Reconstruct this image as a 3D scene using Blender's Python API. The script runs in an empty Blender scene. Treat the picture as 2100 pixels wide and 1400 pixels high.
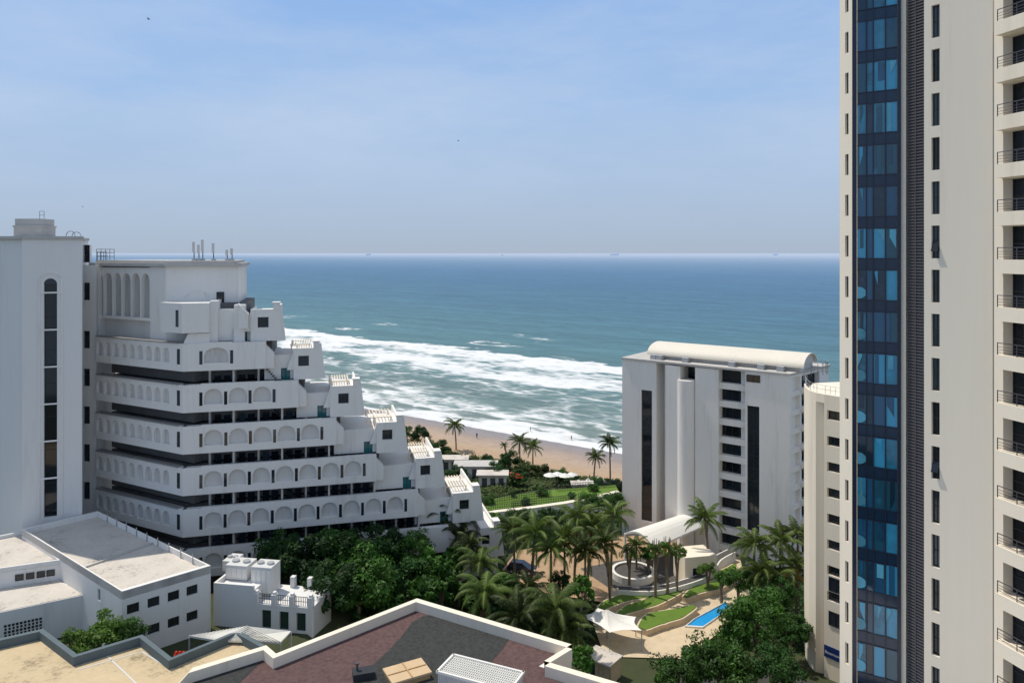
import bpy, bmesh, math, random
from mathutils import Vector, Matrix
V=Vector
R=random.Random(7)
S=bpy.context.scene; COL=S.collection
F=1500.; HC=48.
def at(px,py,Y): return V(((px-1050)/F*Y, Y, HC-(py-518)/F*Y))
def onz(px,py,z): return at(px,py,(HC-z)*F/(py-518))
def sst(t):
    t=max(0.,min(1.,t)); return t*t*(3-2*t)
def dsh(x,y): return (x+7.7)*.58+(y-232)*.81
KN=[(-1e6,0),(-100,0),(-75,-1),(-50,-3),(-35,-5.5),(0,-8.05),(60,-14),(1e6,-14)]
def zg(x,y):
    d=dsh(x,y); z=0
    for (a,za),(b,zb) in zip(KN,KN[1:]):
        if a<=d<=b: z=za+(zb-za)*(d-a)/(b-a); break
    return z+7*sst((-13-x)/9)*sst((98-y)/10)
def ong(px,py):
    Y=45.
    while Y<330:
        p=at(px,py,Y)
        if p.z<=zg(p.x,p.y): return p
        Y+=.4
    return p
ORG={}
class MB:
    def __init__(s): s.v=[]; s.f=[]
    def poly(s,pts):
        n=len(s.v); s.v+=[tuple(p) for p in pts]; s.f.append(tuple(range(n,n+len(pts)))); return s
    def prism(s,pts,z0,z1):
        n=len(s.v); k=len(pts)
        for z in (z0,z1): s.v+=[(p[0],p[1],z) for p in pts]
        s.f.append(tuple(range(n+k-1,n-1,-1))); s.f.append(tuple(range(n+k,n+2*k)))
        for i in range(k):
            j=(i+1)%k; s.f.append((n+i,n+j,n+k+j,n+k+i))
        return s
    def hexa(s,a,b):
        n=len(s.v); s.v+=[tuple(p) for p in a]+[tuple(p) for p in b]; k=len(a)
        s.f.append(tuple(range(n+k-1,n-1,-1))); s.f.append(tuple(range(n+k,n+2*k)))
        for i in range(k):
            j=(i+1)%k; s.f.append((n+i,n+j,n+k+j,n+k+i))
        return s
    def fbox(s,fr,u0,u1,n0,n1,z0,z1):
        return s.prism([fr.p(u0,n0,0),fr.p(u1,n0,0),fr.p(u1,n1,0),fr.p(u0,n1,0)],z0,z1)
    def box(s,x0,x1,y0,y1,z0,z1): return s.prism([(x0,y0),(x1,y0),(x1,y1),(x0,y1)],z0,z1)
    def tube(s,a,b,r0,r1=None,k=6):
        return s.path([a,b],[r0,r0 if r1 is None else r1],k)
    def path(s,pts,rs,k=6):
        pts=[V(p) for p in pts]
        if not hasattr(rs,'__len__'): rs=[rs]*len(pts)
        n=len(s.v)
        for i,p in enumerate(pts):
            t=(pts[min(i+1,len(pts)-1)]-pts[max(i-1,0)]).normalized()
            a=t.orthogonal().normalized() if abs(t.z)<.9 else V((1,0,0))-t*t.x
            a.normalize(); b=t.cross(a)
            for j in range(k):
                th=2*math.pi*j/k; s.v.append(tuple(p+(a*math.cos(th)+b*math.sin(th))*rs[i]))
        for i in range(len(pts)-1):
            for j in range(k):
                m=(j+1)%k; s.f.append((n+i*k+j,n+i*k+m,n+(i+1)*k+m,n+(i+1)*k+j))
        s.f.append(tuple(range(n+k-1,n-1,-1))); e=n+(len(pts)-1)*k; s.f.append(tuple(range(e,e+k)))
        return s
    def build(s,name,mat,parent=None,smooth=False,label=None,loc=None):
        if parent is not None: off=ORG[parent.name]
        elif loc is not None: off=V(loc)
        else:
            xs=[p[0] for p in s.v]; ys=[p[1] for p in s.v]; zs=[p[2] for p in s.v]
            off=V(((min(xs)+max(xs))/2,(min(ys)+max(ys))/2,min(zs)))
        me=bpy.data.meshes.new(name); me.from_pydata([(p[0]-off.x,p[1]-off.y,p[2]-off.z) for p in s.v],[],s.f)
        if len(s.f)<30000:
            bm=bmesh.new(); bm.from_mesh(me); bmesh.ops.recalc_face_normals(bm,faces=bm.faces); bm.to_mesh(me); bm.free()
        me.materials.append(mat)
        if smooth:
            for p in me.polygons: p.use_smooth=True
        o=bpy.data.objects.new(name,me); COL.objects.link(o)
        if parent is not None: o.parent=parent
        else: o.location=off
        if label: o['label']=label
        ORG[o.name]=off; return o
def thing(name,label,cat,loc,group=None):
    o=bpy.data.objects.new(name,None); COL.objects.link(o); o.location=loc; o.empty_display_size=.5
    o['label']=label; o['category']=cat
    if group: o['group']=group
    ORG[o.name]=V(loc); return o
def tag(o,label,cat,group=None,kind=None):
    o['label']=label; o['category']=cat
    if group: o['group']=group
    if kind: o['kind']=kind
    return o
def struct(o,label,cat): return tag(o,label,cat,kind='structure')
class Fr:
    def __init__(s,p0,p1):
        s.o=V((p0[0],p0[1],0)); d=V((p1[0]-p0[0],p1[1]-p0[1],0)); s.L=d.length; s.u=d/s.L
        n=V((s.u.y,-s.u.x,0)); s.n=n if n.dot(-s.o)>0 else -n
    def p(s,u,n,z):
        q=s.o+s.u*u+s.n*n; return V((q.x,q.y,z))
    def upx(s,px,n=0):
        r=(px-1050)/F; o=s.o+s.n*n; return (r*o.y-o.x)/(s.u.x-r*s.u.y)
    def z(s,px,py,n=0): return HC-(py-518)/F*s.p(s.upx(px,n),n,0).y
def facade(mb,fr,u0,u1,z0,z1,n,holes,dep):
    us=sorted({u0,u1}|{h[0] for h in holes}|{h[1] for h in holes}); zs=sorted({z0,z1}|{h[2] for h in holes}|{h[3] for h in holes})
    us=[u for u in us if u0<=u<=u1]; zs=[z for z in zs if z0<=z<=z1]
    for a,b in zip(us,us[1:]):
        for c,d in zip(zs,zs[1:]):
            mu=(a+b)/2; mz=(c+d)/2
            if not any(h[0]<mu<h[1] and h[2]<mz<h[3] for h in holes): mb.poly([fr.p(a,n,c),fr.p(b,n,c),fr.p(b,n,d),fr.p(a,n,d)])
    for (a,b,c,d) in holes:
        m=n-dep
        for (ua,za,ub,zb) in ((a,c,b,c),(b,c,b,d),(b,d,a,d),(a,d,a,c)):
            mb.poly([fr.p(ua,n,za),fr.p(ub,n,zb),fr.p(ub,m,zb),fr.p(ua,m,za)])
        mb.poly([fr.p(a,m,c),fr.p(b,m,c),fr.p(b,m,d),fr.p(a,m,d)])
def win(par,fr,h,n,mu=0,mz=0,fm=None,gm=None,t=.06,name='window'):
    a,b,c,d=h; mb=MB()
    for (x0,x1,y0,y1) in ((a,a+t,c,d),(b-t,b,c,d),(a+t,b-t,c,c+t),(a+t,b-t,d-t,d)): mb.fbox(fr,x0+.004,x1-.004,n+.01,n+.09,y0+.004,y1-.004)
    for i in range(mu):
        x=a+(b-a)*(i+1)/(mu+1); mb.fbox(fr,x-t/2,x+t/2,n+.012,n+.085,c+t,d-t)
    for i in range(mz):
        y=c+(d-c)*(i+1)/(mz+1); mb.fbox(fr,a+t,b-t,n+.014,n+.08,y-t/2,y+t/2)
    w=mb.build(name,fm or MT['frame'],par)
    MB().poly([fr.p(a+.02,n+.03,c+.02),fr.p(b-.02,n+.03,c+.02),fr.p(b-.02,n+.03,d-.02),fr.p(a+.02,n+.03,d-.02)]).build('pane',gm or MT['glass'],w)
    return w
def archrow(mb,fr,u0,u1,nb,z0,z1,zs,rise,pier,n0,n1,seg=10,sill=.35):
    w=(u1-u0)/nb
    for i in range(nb):
        a=u0+i*w; b=a+w
        mb.fbox(fr,a,a+pier/2,n0,n1,z0,z1); mb.fbox(fr,b-pier/2,b,n0,n1,z0,z1)
        if sill: mb.fbox(fr,a+pier/2,b-pier/2,n0,n1,z0,z0+sill)
        a+=pier/2; b-=pier/2
        pr=None
        for j in range(seg+1):
            x=-1+2*j/seg; u=a+(b-a)*j/seg; z=zs+rise*math.sqrt(max(0,1-x*x))
            if pr:
                mb.poly([fr.p(pr[0],n1,pr[1]),fr.p(u,n1,z),fr.p(u,n1,z1),fr.p(pr[0],n1,z1)])
                mb.poly([fr.p(pr[0],n1,pr[1]),fr.p(u,n1,z),fr.p(u,n0,z),fr.p(pr[0],n0,pr[1])])
                mb.poly([fr.p(pr[0],n1,z1),fr.p(u,n1,z1),fr.p(u,n0,z1),fr.p(pr[0],n0,z1)])
            pr=(u,z)
def rail(mb,pts,h=1.05,sp=.5,r=.03,bars=2):
    pts=[V(p) for p in pts]
    for a,b in zip(pts,pts[1:]):
        L=(b-a).length; k=max(1,int(L/sp))
        for i in range(k+1):
            q=a.lerp(b,i/k); mb.tube(q,q+V((0,0,h)),r,k=4)
        for j in range(bars):
            hh=h*(j+1)/bars; mb.tube(a+V((0,0,hh)),b+V((0,0,hh)),r,k=4)
# ---------- materials
def nd(nt,t,props=None,ins=None):
    n=nt.nodes.new(t)
    for k,v in (props or {}).items(): setattr(n,k,v)
    for k,v in (ins or {}).items():
        if isinstance(v,bpy.types.NodeSocket): nt.links.new(v,n.inputs[k])
        else: n.inputs[k].default_value=v
    return n
def mth(nt,op,a,b=None,c=None,clamp=False):
    i={0:a}
    if b is not None: i[1]=b
    if c is not None: i[2]=c
    return nd(nt,'ShaderNodeMath',{'operation':op,'use_clamp':clamp},i).outputs[0]
def ramp(nt,fac,stops,interp='LINEAR'):
    n=nd(nt,'ShaderNodeValToRGB',None,{0:fac}); cr=n.color_ramp; cr.interpolation=interp
    while len(cr.elements)>1: cr.elements.remove(cr.elements[-1])
    for i,(p,c) in enumerate(stops):
        e=cr.elements[0] if i==0 else cr.elements.new(p)
        e.position=p; e.color=(c,c,c,1) if isinstance(c,(int,float)) else (*c,1)
    return n.outputs[0]
def newmat(name):
    m=bpy.data.materials.new(name); m.use_nodes=True; nt=m.node_tree; nt.nodes.clear()
    o=nt.nodes.new('ShaderNodeOutputMaterial'); b=nt.nodes.new('ShaderNodeBsdfPrincipled'); nt.links.new(b.outputs[0],o.inputs[0])
    return m,nt,b,o
def noise(nt,vec,scale,detail=4,rough=.55):
    return nd(nt,'ShaderNodeTexNoise',None,{'Vector':vec,'Scale':scale,'Detail':detail,'Roughness':rough}).outputs[0]
MT={}
def M(name,col,rough=.7,var=.12,scale=.5,stretch=1.,bump=0,bs=6,spec=.3,metal=0,dirt=None,trans=0,rnd=0,wave=None,fine=.4):
    m,nt,b,o=newmat(name)
    pos=nd(nt,'ShaderNodeNewGeometry').outputs['Position']
    mp=nd(nt,'ShaderNodeMapping',None,{'Vector':pos,'Scale':(1,1,stretch)}).outputs[0]
    f=mth(nt,'ADD',mth(nt,'MULTIPLY',noise(nt,mp,scale,5,.6),1-fine),mth(nt,'MULTIPLY',noise(nt,pos if stretch==1 else mp,scale*9,3),fine))
    if rnd:
        ri=nd(nt,'ShaderNodeObjectInfo').outputs['Random']; f=mth(nt,'ADD',f,mth(nt,'MULTIPLY',mth(nt,'SUBTRACT',ri,.5),rnd))
    lo=tuple(c*(1-var) for c in (dirt or col)); hi=tuple(min(1,c*(1+var)) for c in col)
    mid=tuple(x*.2+y*.8 for x,y in zip(lo,hi)) if dirt else tuple((x+y)/2 for x,y in zip(lo,hi))
    c=ramp(nt,f,[(.30,lo),(.46,mid),(.7,hi)])
    nt.links.new(c,b.inputs['Base Color'])
    b.inputs['Roughness'].default_value=rough; b.inputs['Specular IOR Level'].default_value=spec; b.inputs['Metallic'].default_value=metal
    if bump:
        h=noise(nt,pos,bs,5,.6)
        if wave: h=nd(nt,'ShaderNodeTexWave',{'bands_direction':wave[0]},{'Vector':pos,'Scale':wave[1]}).outputs[1]
        nt.links.new(nd(nt,'ShaderNodeBump',None,{'Strength':min(1,bump),'Distance':.1,'Height':h}).outputs[0],b.inputs['Normal'])
    if trans:
        t=nd(nt,'ShaderNodeBsdfTranslucent',None,{'Color':c}); mx=nd(nt,'ShaderNodeMixShader',None,{0:trans,1:b.outputs[0],2:t.outputs[0]}); nt.links.new(mx.outputs[0],o.inputs[0])
    MT[name]=m; return m
M('white',(.80,.775,.735),.8,.02,.3,.1,dirt=(.65,.625,.585),fine=.3)
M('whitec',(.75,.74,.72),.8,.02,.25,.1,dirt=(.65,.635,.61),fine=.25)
M('panelw',(.63,.615,.59),.8,.03,.4,.15,dirt=(.49,.475,.45),fine=.3)  # greyer than the walls: shade of the recessed arches put into the colour
M('cream',(.83,.745,.61),.8,.02,.25,.06,dirt=(.73,.64,.50),fine=.3)
M('cap',(.48,.46,.43),.85,.15,.8)
M('rooflt',(.57,.52,.455),.9,.18,.35,bump=.1,dirt=(.20,.18,.16))
M('roofgr',(.28,.27,.26),.9,.12,.3,dirt=(.18,.17,.16))
M('backwall',(.15,.145,.14),.85,.2,.5)  # white walls coloured dark to paint in the deep shade of the recesses
M('darkrec',(.10,.10,.105),.8,.2,.5)
M('glass',(.014,.02,.028),.06,.5,.3,spec=.55,rnd=.5)
M('glassd',(.010,.016,.024),.12,.5,.3,spec=.35,rnd=.5)
M('glassw',(.03,.05,.065),.05,.6,.3,spec=.5,rnd=.8)
M('teal',(.028,.21,.33),.04,.6,.12,spec=.7,rnd=1.1)
M('teald',(.009,.06,.12),.04,.6,.2,spec=.7,rnd=1.)
M('teall',(.09,.34,.45),.2,.3,.3,spec=.5,rnd=.5)
M('tealt',(.03,.17,.18),.1,.3,.2,spec=.5)
M('navy',(.010,.018,.04),.25,.2,.4,spec=.45)
M('spandrel',(.008,.027,.06),.12,.25,.3,spec=.5)
M('frame',(.03,.032,.035),.5,.2,1)
M('louvre',(.10,.095,.10),.6,.15,1)
M('metal',(.10,.10,.11),.4,.2,2,metal=.4)
M('galv',(.42,.43,.44),.45,.15,2,metal=.3)
M('ac',(.64,.64,.62),.5,.08,1.5)
M('vault',(.74,.68,.57),.55,.06,.3,bump=.25,wave=('X',1.2))
M('awning',(.66,.64,.57),.6,.08,.5)
M('tan',(.53,.42,.26),.9,.2,.35,bump=.1,dirt=(.24,.19,.12))
M('slate',(.10,.135,.15),.7,.15,.6)
M('maroon',(.118,.071,.068),.95,.5,2.5,bump=.9,bs=14)
M('gravel',(.045,.047,.045),.95,.6,3,bump=.9,bs=14)
M('stone',(.58,.47,.32),.85,.2,.7,bump=.3,bs=5)
M('paving',(.40,.27,.16),.9,.15,.7,dirt=(.26,.18,.12))
M('asphalt',(.055,.053,.05),.9,.2,.7,bump=.2)
M('pebble',(.09,.085,.08),.95,.5,3,bump=.8,bs=9)
M('lawn',(.095,.17,.022),.95,.3,.5,bump=.6,bs=10,dirt=(.11,.13,.03))
M('pool',(.02,.30,.66),.05,.15,1,bump=.15,bs=3,spec=.5)
M('membrane',(.78,.76,.70),.6,.05,.5)
M('red',(.50,.05,.025),.6,.15,2)
M('redbright',(.7,.06,.02),.4,.1,2)
M('door',(.02,.045,.035),.5,.2,1)
M('trunk',(.20,.155,.11),.95,.3,3,bump=.6,bs=12)
M('leafd',(.022,.066,.012),.6,.6,.5,spec=.25,trans=.22,rnd=.25)
M('leafm',(.048,.125,.016),.55,.65,.5,spec=.3,trans=.25,rnd=.25)
M('leafl',(.09,.165,.024),.55,.5,.6,spec=.3,trans=.25,rnd=.2)
M('palm',(.085,.125,.025),.5,.65,.4,spec=.35,trans=.25,rnd=.4)
M('palmy',(.34,.23,.06),.6,.4,.5,trans=.2)
M('dune',(.06,.09,.022),.7,.5,.3,trans=.2,rnd=.3)
M('signblue',(.01,.03,.14),.4,.1,2)
M('letters',(.8,.8,.8),.6,.02,2)
M('carpaint',(.018,.02,.035),.2,.1,2,spec=.6)
M('tyre',(.02,.02,.02),.8,.1,3)
M('lamp',(.7,.1,.05),.3,.1,2)
M('skin',(.30,.18,.12),.7,.05,5)
M('cloth',(.05,.06,.12),.8,.1,5)
M('bird',(.03,.03,.035),.8,.1,5)
M('ship',(.64,.76,.95),.9,.02,.01,spec=.02)  # pale blue because distance haze is painted into the hull colour
M('wood',(.42,.28,.14),.8,.25,1.2,bump=.2)
M('skyl',(.58,.42,.25),.6,.1,1)
# ---------- sea + ground
def shore(nt):
    pos=nd(nt,'ShaderNodeNewGeometry').outputs['Position']
    d=nd(nt,'ShaderNodeVectorMath',{'operation':'DOT_PRODUCT'},{0:pos,1:(.58,.81,0)}).outputs['Value']
    s=nd(nt,'ShaderNodeVectorMath',{'operation':'DOT_PRODUCT'},{0:pos,1:(.81,-.58,0)}).outputs['Value']
    return pos,mth(nt,'SUBTRACT',d,183.45),s
def sd(nt,s,d,a,b): return nd(nt,'ShaderNodeCombineXYZ',None,{0:mth(nt,'MULTIPLY',s,a),1:mth(nt,'MULTIPLY',d,b)}).outputs[0]
def sea_mat():
    m,nt,b,o=newmat('sea'); pos,d,s=shore(nt)
    n1=noise(nt,sd(nt,s,d,.012,.02),1,3); n2=noise(nt,sd(nt,s,d,.04,.09),1,5,.6)
    dw=mth(nt,'ADD',d,mth(nt,'ADD',mth(nt,'MULTIPLY',mth(nt,'SUBTRACT',n1,.5),75),mth(nt,'MULTIPLY',mth(nt,'SUBTRACT',n2,.5),46)))
    # the breaker zone widens slightly up the coast
    dw=mth(nt,'MULTIPLY',dw,nd(nt,'ShaderNodeMapRange',{'clamp':True},{'Value':s,1:-420.,2:-130.,3:.86,4:1.}).outputs[0])
    dn=mth(nt,'DIVIDE',dw,300,clamp=True)
    Fm=ramp(nt,dn,[(0,.95),(.03,.9),(.045,.44),(.065,.42),(.085,.78),(.10,.48),(.14,.42),(.185,.44),(.20,.68),(.215,.44),(.25,.44),(.27,.70),(.29,.90),(.315,.86),(.335,.64),(.36,.58),(.38,.80),(.40,.95),(.443,.98),(.452,.34),(.475,.18),(.53,.08),(.8,0)])
    patch=noise(nt,sd(nt,s,d,.014,.024),1.7,4)
    Fm=mth(nt,'ADD',Fm,mth(nt,'MULTIPLY',mth(nt,'SUBTRACT',patch,.5),.85))
    outer=mth(nt,'MULTIPLY',ramp(nt,dn,[(.50,0),(.535,.8),(.548,.1),(.60,.0),(.655,.65),(.665,0)]),ramp(nt,noise(nt,sd(nt,s,d,.009,.0),1,2),[(.50,0),(.58,1)]))
    Fm=mth(nt,'MAXIMUM',mth(nt,'MULTIPLY',Fm,ramp(nt,dn,[(.455,1),(.56,.2)])),outer)
    n3=noise(nt,sd(nt,s,d,.06,.13),1,10,.66)
    wv=nd(nt,'ShaderNodeVectorMath',{'operation':'ADD'},{0:sd(nt,s,d,.10,.19),1:nd(nt,'ShaderNodeTexNoise',None,{'Vector':sd(nt,s,d,.1,.2),'Scale':1.,'Detail':6.}).outputs[1]}).outputs[0]
    n4=nd(nt,'ShaderNodeTexVoronoi',{'feature':'DISTANCE_TO_EDGE'},{'Vector':wv,'Scale':1.}).outputs[0]
    val=mth(nt,'ADD',mth(nt,'ADD',n3,mth(nt,'MULTIPLY',mth(nt,'SUBTRACT',.15,n4),.6)),mth(nt,'MULTIPLY',mth(nt,'SUBTRACT',Fm,.5),.92))
    foam=ramp(nt,val,[(.42,0),(.54,.2),(.63,.52),(.76,.86),(.95,1)])
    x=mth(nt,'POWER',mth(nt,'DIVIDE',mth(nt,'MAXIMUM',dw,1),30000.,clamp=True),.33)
    c=ramp(nt,x,[(0,(.28,.25,.205)),(.06,(.20,.235,.21)),(.11,(.135,.205,.195)),(.155,(.10,.195,.20)),(.19,(.078,.178,.205)),(.24,(.062,.155,.215)),(.30,(.058,.148,.238)),(.36,(.073,.167,.275)),(.46,(.145,.24,.355)),(.54,(.22,.305,.42)),(.62,(.295,.37,.475)),(.70,(.355,.42,.525)),(.85,(.385,.45,.55)),(1,(.385,.45,.55))])  # far stops paint aerial haze into the water, fading towards the horizon sky
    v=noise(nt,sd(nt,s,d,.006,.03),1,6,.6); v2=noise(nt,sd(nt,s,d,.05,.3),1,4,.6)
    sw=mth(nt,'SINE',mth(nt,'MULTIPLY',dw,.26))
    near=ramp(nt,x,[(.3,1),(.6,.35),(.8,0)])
    k=mth(nt,'ADD',1.,mth(nt,'MULTIPLY',near,mth(nt,'ADD',mth(nt,'MULTIPLY',mth(nt,'SUBTRACT',v,.5),.7),mth(nt,'ADD',mth(nt,'MULTIPLY',mth(nt,'SUBTRACT',v2,.5),.65),mth(nt,'MULTIPLY',sw,.07)))))  # sine swell term paints shaded wave faces into the water colour
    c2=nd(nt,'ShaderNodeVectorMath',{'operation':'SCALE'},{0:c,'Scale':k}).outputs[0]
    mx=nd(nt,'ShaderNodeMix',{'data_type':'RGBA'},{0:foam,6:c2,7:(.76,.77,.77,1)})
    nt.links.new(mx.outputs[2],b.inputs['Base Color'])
    nt.links.new(mth(nt,'ADD',.4,mth(nt,'MULTIPLY',foam,.5)),b.inputs['Roughness'])
    b.inputs['Specular IOR Level'].default_value=.10
    hgt=mth(nt,'ADD',mth(nt,'ADD',mth(nt,'MULTIPLY',noise(nt,sd(nt,s,d,.035,.16),1,5,.6),2.0),mth(nt,'MULTIPLY',n3,.8)),mth(nt,'MULTIPLY',sw,.3))
    nt.links.new(nd(nt,'ShaderNodeBump',None,{'Strength':.65,'Distance':1.5,'Height':hgt}).outputs[0],b.inputs['Normal'])
    return m
def ground_mat():
    m,nt,b,o=newmat('ground'); pos,d,s=shore(nt)
    n1=noise(nt,sd(nt,s,d,.05,.07),1,4); dw=mth(nt,'ADD',d,mth(nt,'MULTIPLY',mth(nt,'SUBTRACT',n1,.5),12))
    x=mth(nt,'DIVIDE',mth(nt,'ADD',dw,70),70,clamp=True)
    c=ramp(nt,x,[(0,(.05,.06,.025)),(.40,(.055,.07,.025)),(.47,(.16,.13,.06)),(.50,(.42,.285,.165)),(.64,(.43,.31,.205)),(.76,(.40,.305,.235)),(.85,(.31,.245,.205)),(.93,(.26,.21,.18)),(1,(.25,.20,.175))])
    k=mth(nt,'ADD',.72,mth(nt,'MULTIPLY',noise(nt,pos,.5,6,.65),.56))
    nt.links.new(nd(nt,'ShaderNodeVectorMath',{'operation':'SCALE'},{0:c,'Scale':k}).outputs[0],b.inputs['Base Color'])
    nt.links.new(ramp(nt,x,[(.78,.9),(.9,.3)]),b.inputs['Roughness']); b.inputs['Specular IOR Level'].default_value=.3
    nt.links.new(nd(nt,'ShaderNodeBump',None,{'Strength':.4,'Distance':.3,'Height':noise(nt,pos,.8,6,.6)}).outputs[0],b.inputs['Normal'])
    return m
MT['sea']=sea_mat(); MT['ground']=ground_mat()
mb=MB(); nx,ny=150,135; X0,X1,Y0,Y1=-330,270,-40,500
for j in range(ny+1):
    for i in range(nx+1):
        x=X0+(X1-X0)*i/nx; y=Y0+(Y1-Y0)*j/ny; mb.v.append((x,y,zg(x,y)))
for j in range(ny):
    for i in range(nx):
        a=j*(nx+1)+i; mb.f.append((a,a+1,a+nx+2,a+nx+1))
struct(mb.build('ground',MT['ground'],smooth=True,loc=(0,0,0)),'coastal ground falling from gardens to an orange sand beach','ground')
mb=MB(); mb.poly([(-60000,60,-8),(60000,60,-8),(60000,60000,-8),(-60000,60000,-8)])
struct(mb.build('sea',MT['sea'],loc=(0,0,-8)),'blue ocean with white breakers rolling onto the beach','sea')
# ---------- stepped white hotel
C=(-42.9,95.3); fF=Fr(C,(-11,103.6)); fL=Fr(C,(-59.3,104))
hotel=thing('stepped_hotel','large white terraced hotel stepping down like a pyramid towards the beach','building',(C[0],C[1],0))
tipx={0:570,1:652,2:733,3:822,4:899,5:978,6:1020}; bandx={0:492,1:545,2:612,3:690,4:772,5:858,6:920}; arcx={1:475,2:562,3:660,4:747,5:832,6:560}; nar={1:1,2:3,3:5,4:7,5:9,6:3}
ZT=lambda k:36.1-5.4*(k-1)
core=MB(); bands=MB(); slabs=MB(); fins=MB(); dk=MB(); pan=MB()
for k in range(0,7):
    zt=ZT(k); zb=zt-3.6; uB=fF.upx(bandx[k]); uT=fF.upx(tipx[k],-1.2); top=zt-1.5
    nxt=-2 if k==6 else zt-5.4
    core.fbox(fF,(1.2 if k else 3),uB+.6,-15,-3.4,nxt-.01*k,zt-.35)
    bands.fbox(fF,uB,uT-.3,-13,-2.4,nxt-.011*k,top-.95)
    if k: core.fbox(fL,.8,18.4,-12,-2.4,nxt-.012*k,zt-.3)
    uM=uT-(3.5,3.2,3.7,3.4,3.3,3.6,2.6)[k]; zlo=zt-5.4-(3 if k==6 else 0)
    hA=(uM-1.7,uM-.5,top-4.2,top-2.4)
    facade(bands,fF,uB-.3,uM,zlo,top-.9,-1.9,[hA],.45); bands.fbox(fF,uB-.3,uM,-2.4,-1.9,top-.9,top-.6)
    win(hotel,fF,hA,-2.33,1,0,gm=MT['tealt'])
    hB=(uT-2.6,uT-1.2,top-2.1,top-.7)
    facade(bands,fF,uM,uT,zlo,top+.1,-1.0,[hB],.5); bands.fbox(fF,uM,uT,-1.5,-1.0,top+.1,top+.35)
    bands.fbox(fF,uM,uT-.2,-9,-1.52,zlo,top-.1)
    bands.fbox(fF,uM,uM+.25,-8,-1.003,zlo,top+.34); bands.fbox(fF,uT-.28,uT,-12.9,-1.002,zlo,top+.33)
    win(hotel,fF,hB,-1.48,2,1)
    a=[fF.p(uT,-1.0,top+.9),fF.p(uT+.45,-1.0,top+.9),fF.p(uT+1.0,-1.0,zt-5.4),fF.p(uT,-1.0,zt-5.4)]
    bands.hexa(a,[p-fF.n*.7 for p in a])
    a=[fF.p(uM,-1.2,top+.1),fF.p(uM,-1.2,top-2.6),fF.p(uM-.9,-1.2,top-2.6)]; bands.hexa(a,[p-fF.n*.6 for p in a])
    a=[fF.p(uB+1.0,-.35,zb),fF.p(uB+1.0,-.35,zb+1.9),fF.p(uB-.3,-.35,zt-.3),fF.p(uB-.3,-.35,zb)]
    bands.hexa(a,[p-fF.n*1.6 for p in a])
    MB().fbox(fF,uT-.6,uT+.2,-2.2,-.9,top+.35,top+1.15).fbox(fF,uT-.72,uT+.32,-2.32,-.78,top+1.15,top+1.3).build('chimney',MT['white'],hotel)
    if 0<k<6:
        pg=MB(); uP=fF.upx(tipx[k-1])+1.6
        for i in range(8):
            u=uP+(uT-1.2-uP)*i/7; pg.fbox(fF,u-.05,u+.05,-8.5,-3.2,top+.62,top+.72)
        for n in (-8.2,-3.6): pg.fbox(fF,uP-.2,uT-1,n-.07,n+.07,top+.48,top+.61)
        for u in (uP,uT-1.2): 
            for n in (-8.2,-3.6): pg.fbox(fF,u-.1,u+.1,n-.1,n+.1,top-.2,top+.47)
        pg.build('pergola',MT['cream'],hotel)
    if k==0: continue
    uA=fF.upx(412); uE=fF.upx(arcx[k])
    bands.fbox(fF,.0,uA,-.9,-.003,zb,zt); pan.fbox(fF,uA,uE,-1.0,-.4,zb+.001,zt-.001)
    archrow(bands,fF,uA,uE,nar[k],zb,zt+.12,zt-1.6,1.0,.75,-.4,0,sill=1.0)
    bands.fbox(fF,uE,uB,-.9,-.003,zb,zt)
    for i in range(nar[k]+1):
        u=uA+(uE-uA)*i/nar[k]
        MB().fbox(fF,u-.19,u+.19,-.1,.03,zb+.85,zb+2.6).build('slot_window',MT['glass'],hotel)
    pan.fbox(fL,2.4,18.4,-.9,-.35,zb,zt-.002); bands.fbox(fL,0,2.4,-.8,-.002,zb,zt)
    archrow(bands,fL,2.4,18.4,9,zb,zt+.003,zt-1.5,.85,.45,-.35,0,sill=1.0)
    MB().fbox(fL,.55,1.1,-.1,.03,zb+.9,zb+2.9).build('slot_window',MT['glass'],hotel)
    slabs.fbox(fF,.3,uB+.5,-3.5,-.9,zb+.02,zb+.3); slabs.fbox(fL,.3,18.3,-2.5,-.9,zb+.03,zb+.31)
    dk.fbox(fL,.9,18.2,-.76,.16,zt+.004,zt+.14)
    u=3.0; i=0
    uB0=fF.upx(bandx[k-1])
    while u<uB-2.5:
        if u<uB0+1:
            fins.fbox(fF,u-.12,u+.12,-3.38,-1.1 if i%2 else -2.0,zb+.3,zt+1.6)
            MB().fbox(fF,u+.45,u+1.3,-3.39,-3.32,zb+.35,zt+.75).build('balcony_door',MT['glassw'] if R.random()<.5 else MT['glass'],hotel)
            MB().fbox(fF,u+1.6,u+2.5,-3.39,-3.32,zt-1.5,zt+.6).build('window',MT['glass'],hotel)
        u+=3.1; i+=1
    if k>1:
        st=MB(); us=fF.upx(520+12*k)
        for j in range(9): st.fbox(fF,us+j*.27,us+j*.27+.26,-2.6,-1.4,zt+1.3-j*.28,zt+1.42-j*.28)
        st.build('staircase',MT['frame'],hotel)
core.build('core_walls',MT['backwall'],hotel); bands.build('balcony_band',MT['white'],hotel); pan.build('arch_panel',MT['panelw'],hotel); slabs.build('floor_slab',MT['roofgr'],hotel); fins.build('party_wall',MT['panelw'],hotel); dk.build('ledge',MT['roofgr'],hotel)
p=at(340,0,99); C2=V((p.x,p.y,0)); fT=Fr(C2,C2+fF.u*10); fS=Fr(C2,C2+fL.u*16); uR=fT.upx(490); wl=fS.upx(194); wr=fS.upx(308)
tb=MB(); tb.fbox(fT,0,uR,-11,0,34.5,46.1); tb.fbox(fS,.01,wl,-9,-.9,34.6,46.08); tb.fbox(fS,.02,wr,-1,0,34.6,46.05)
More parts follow.
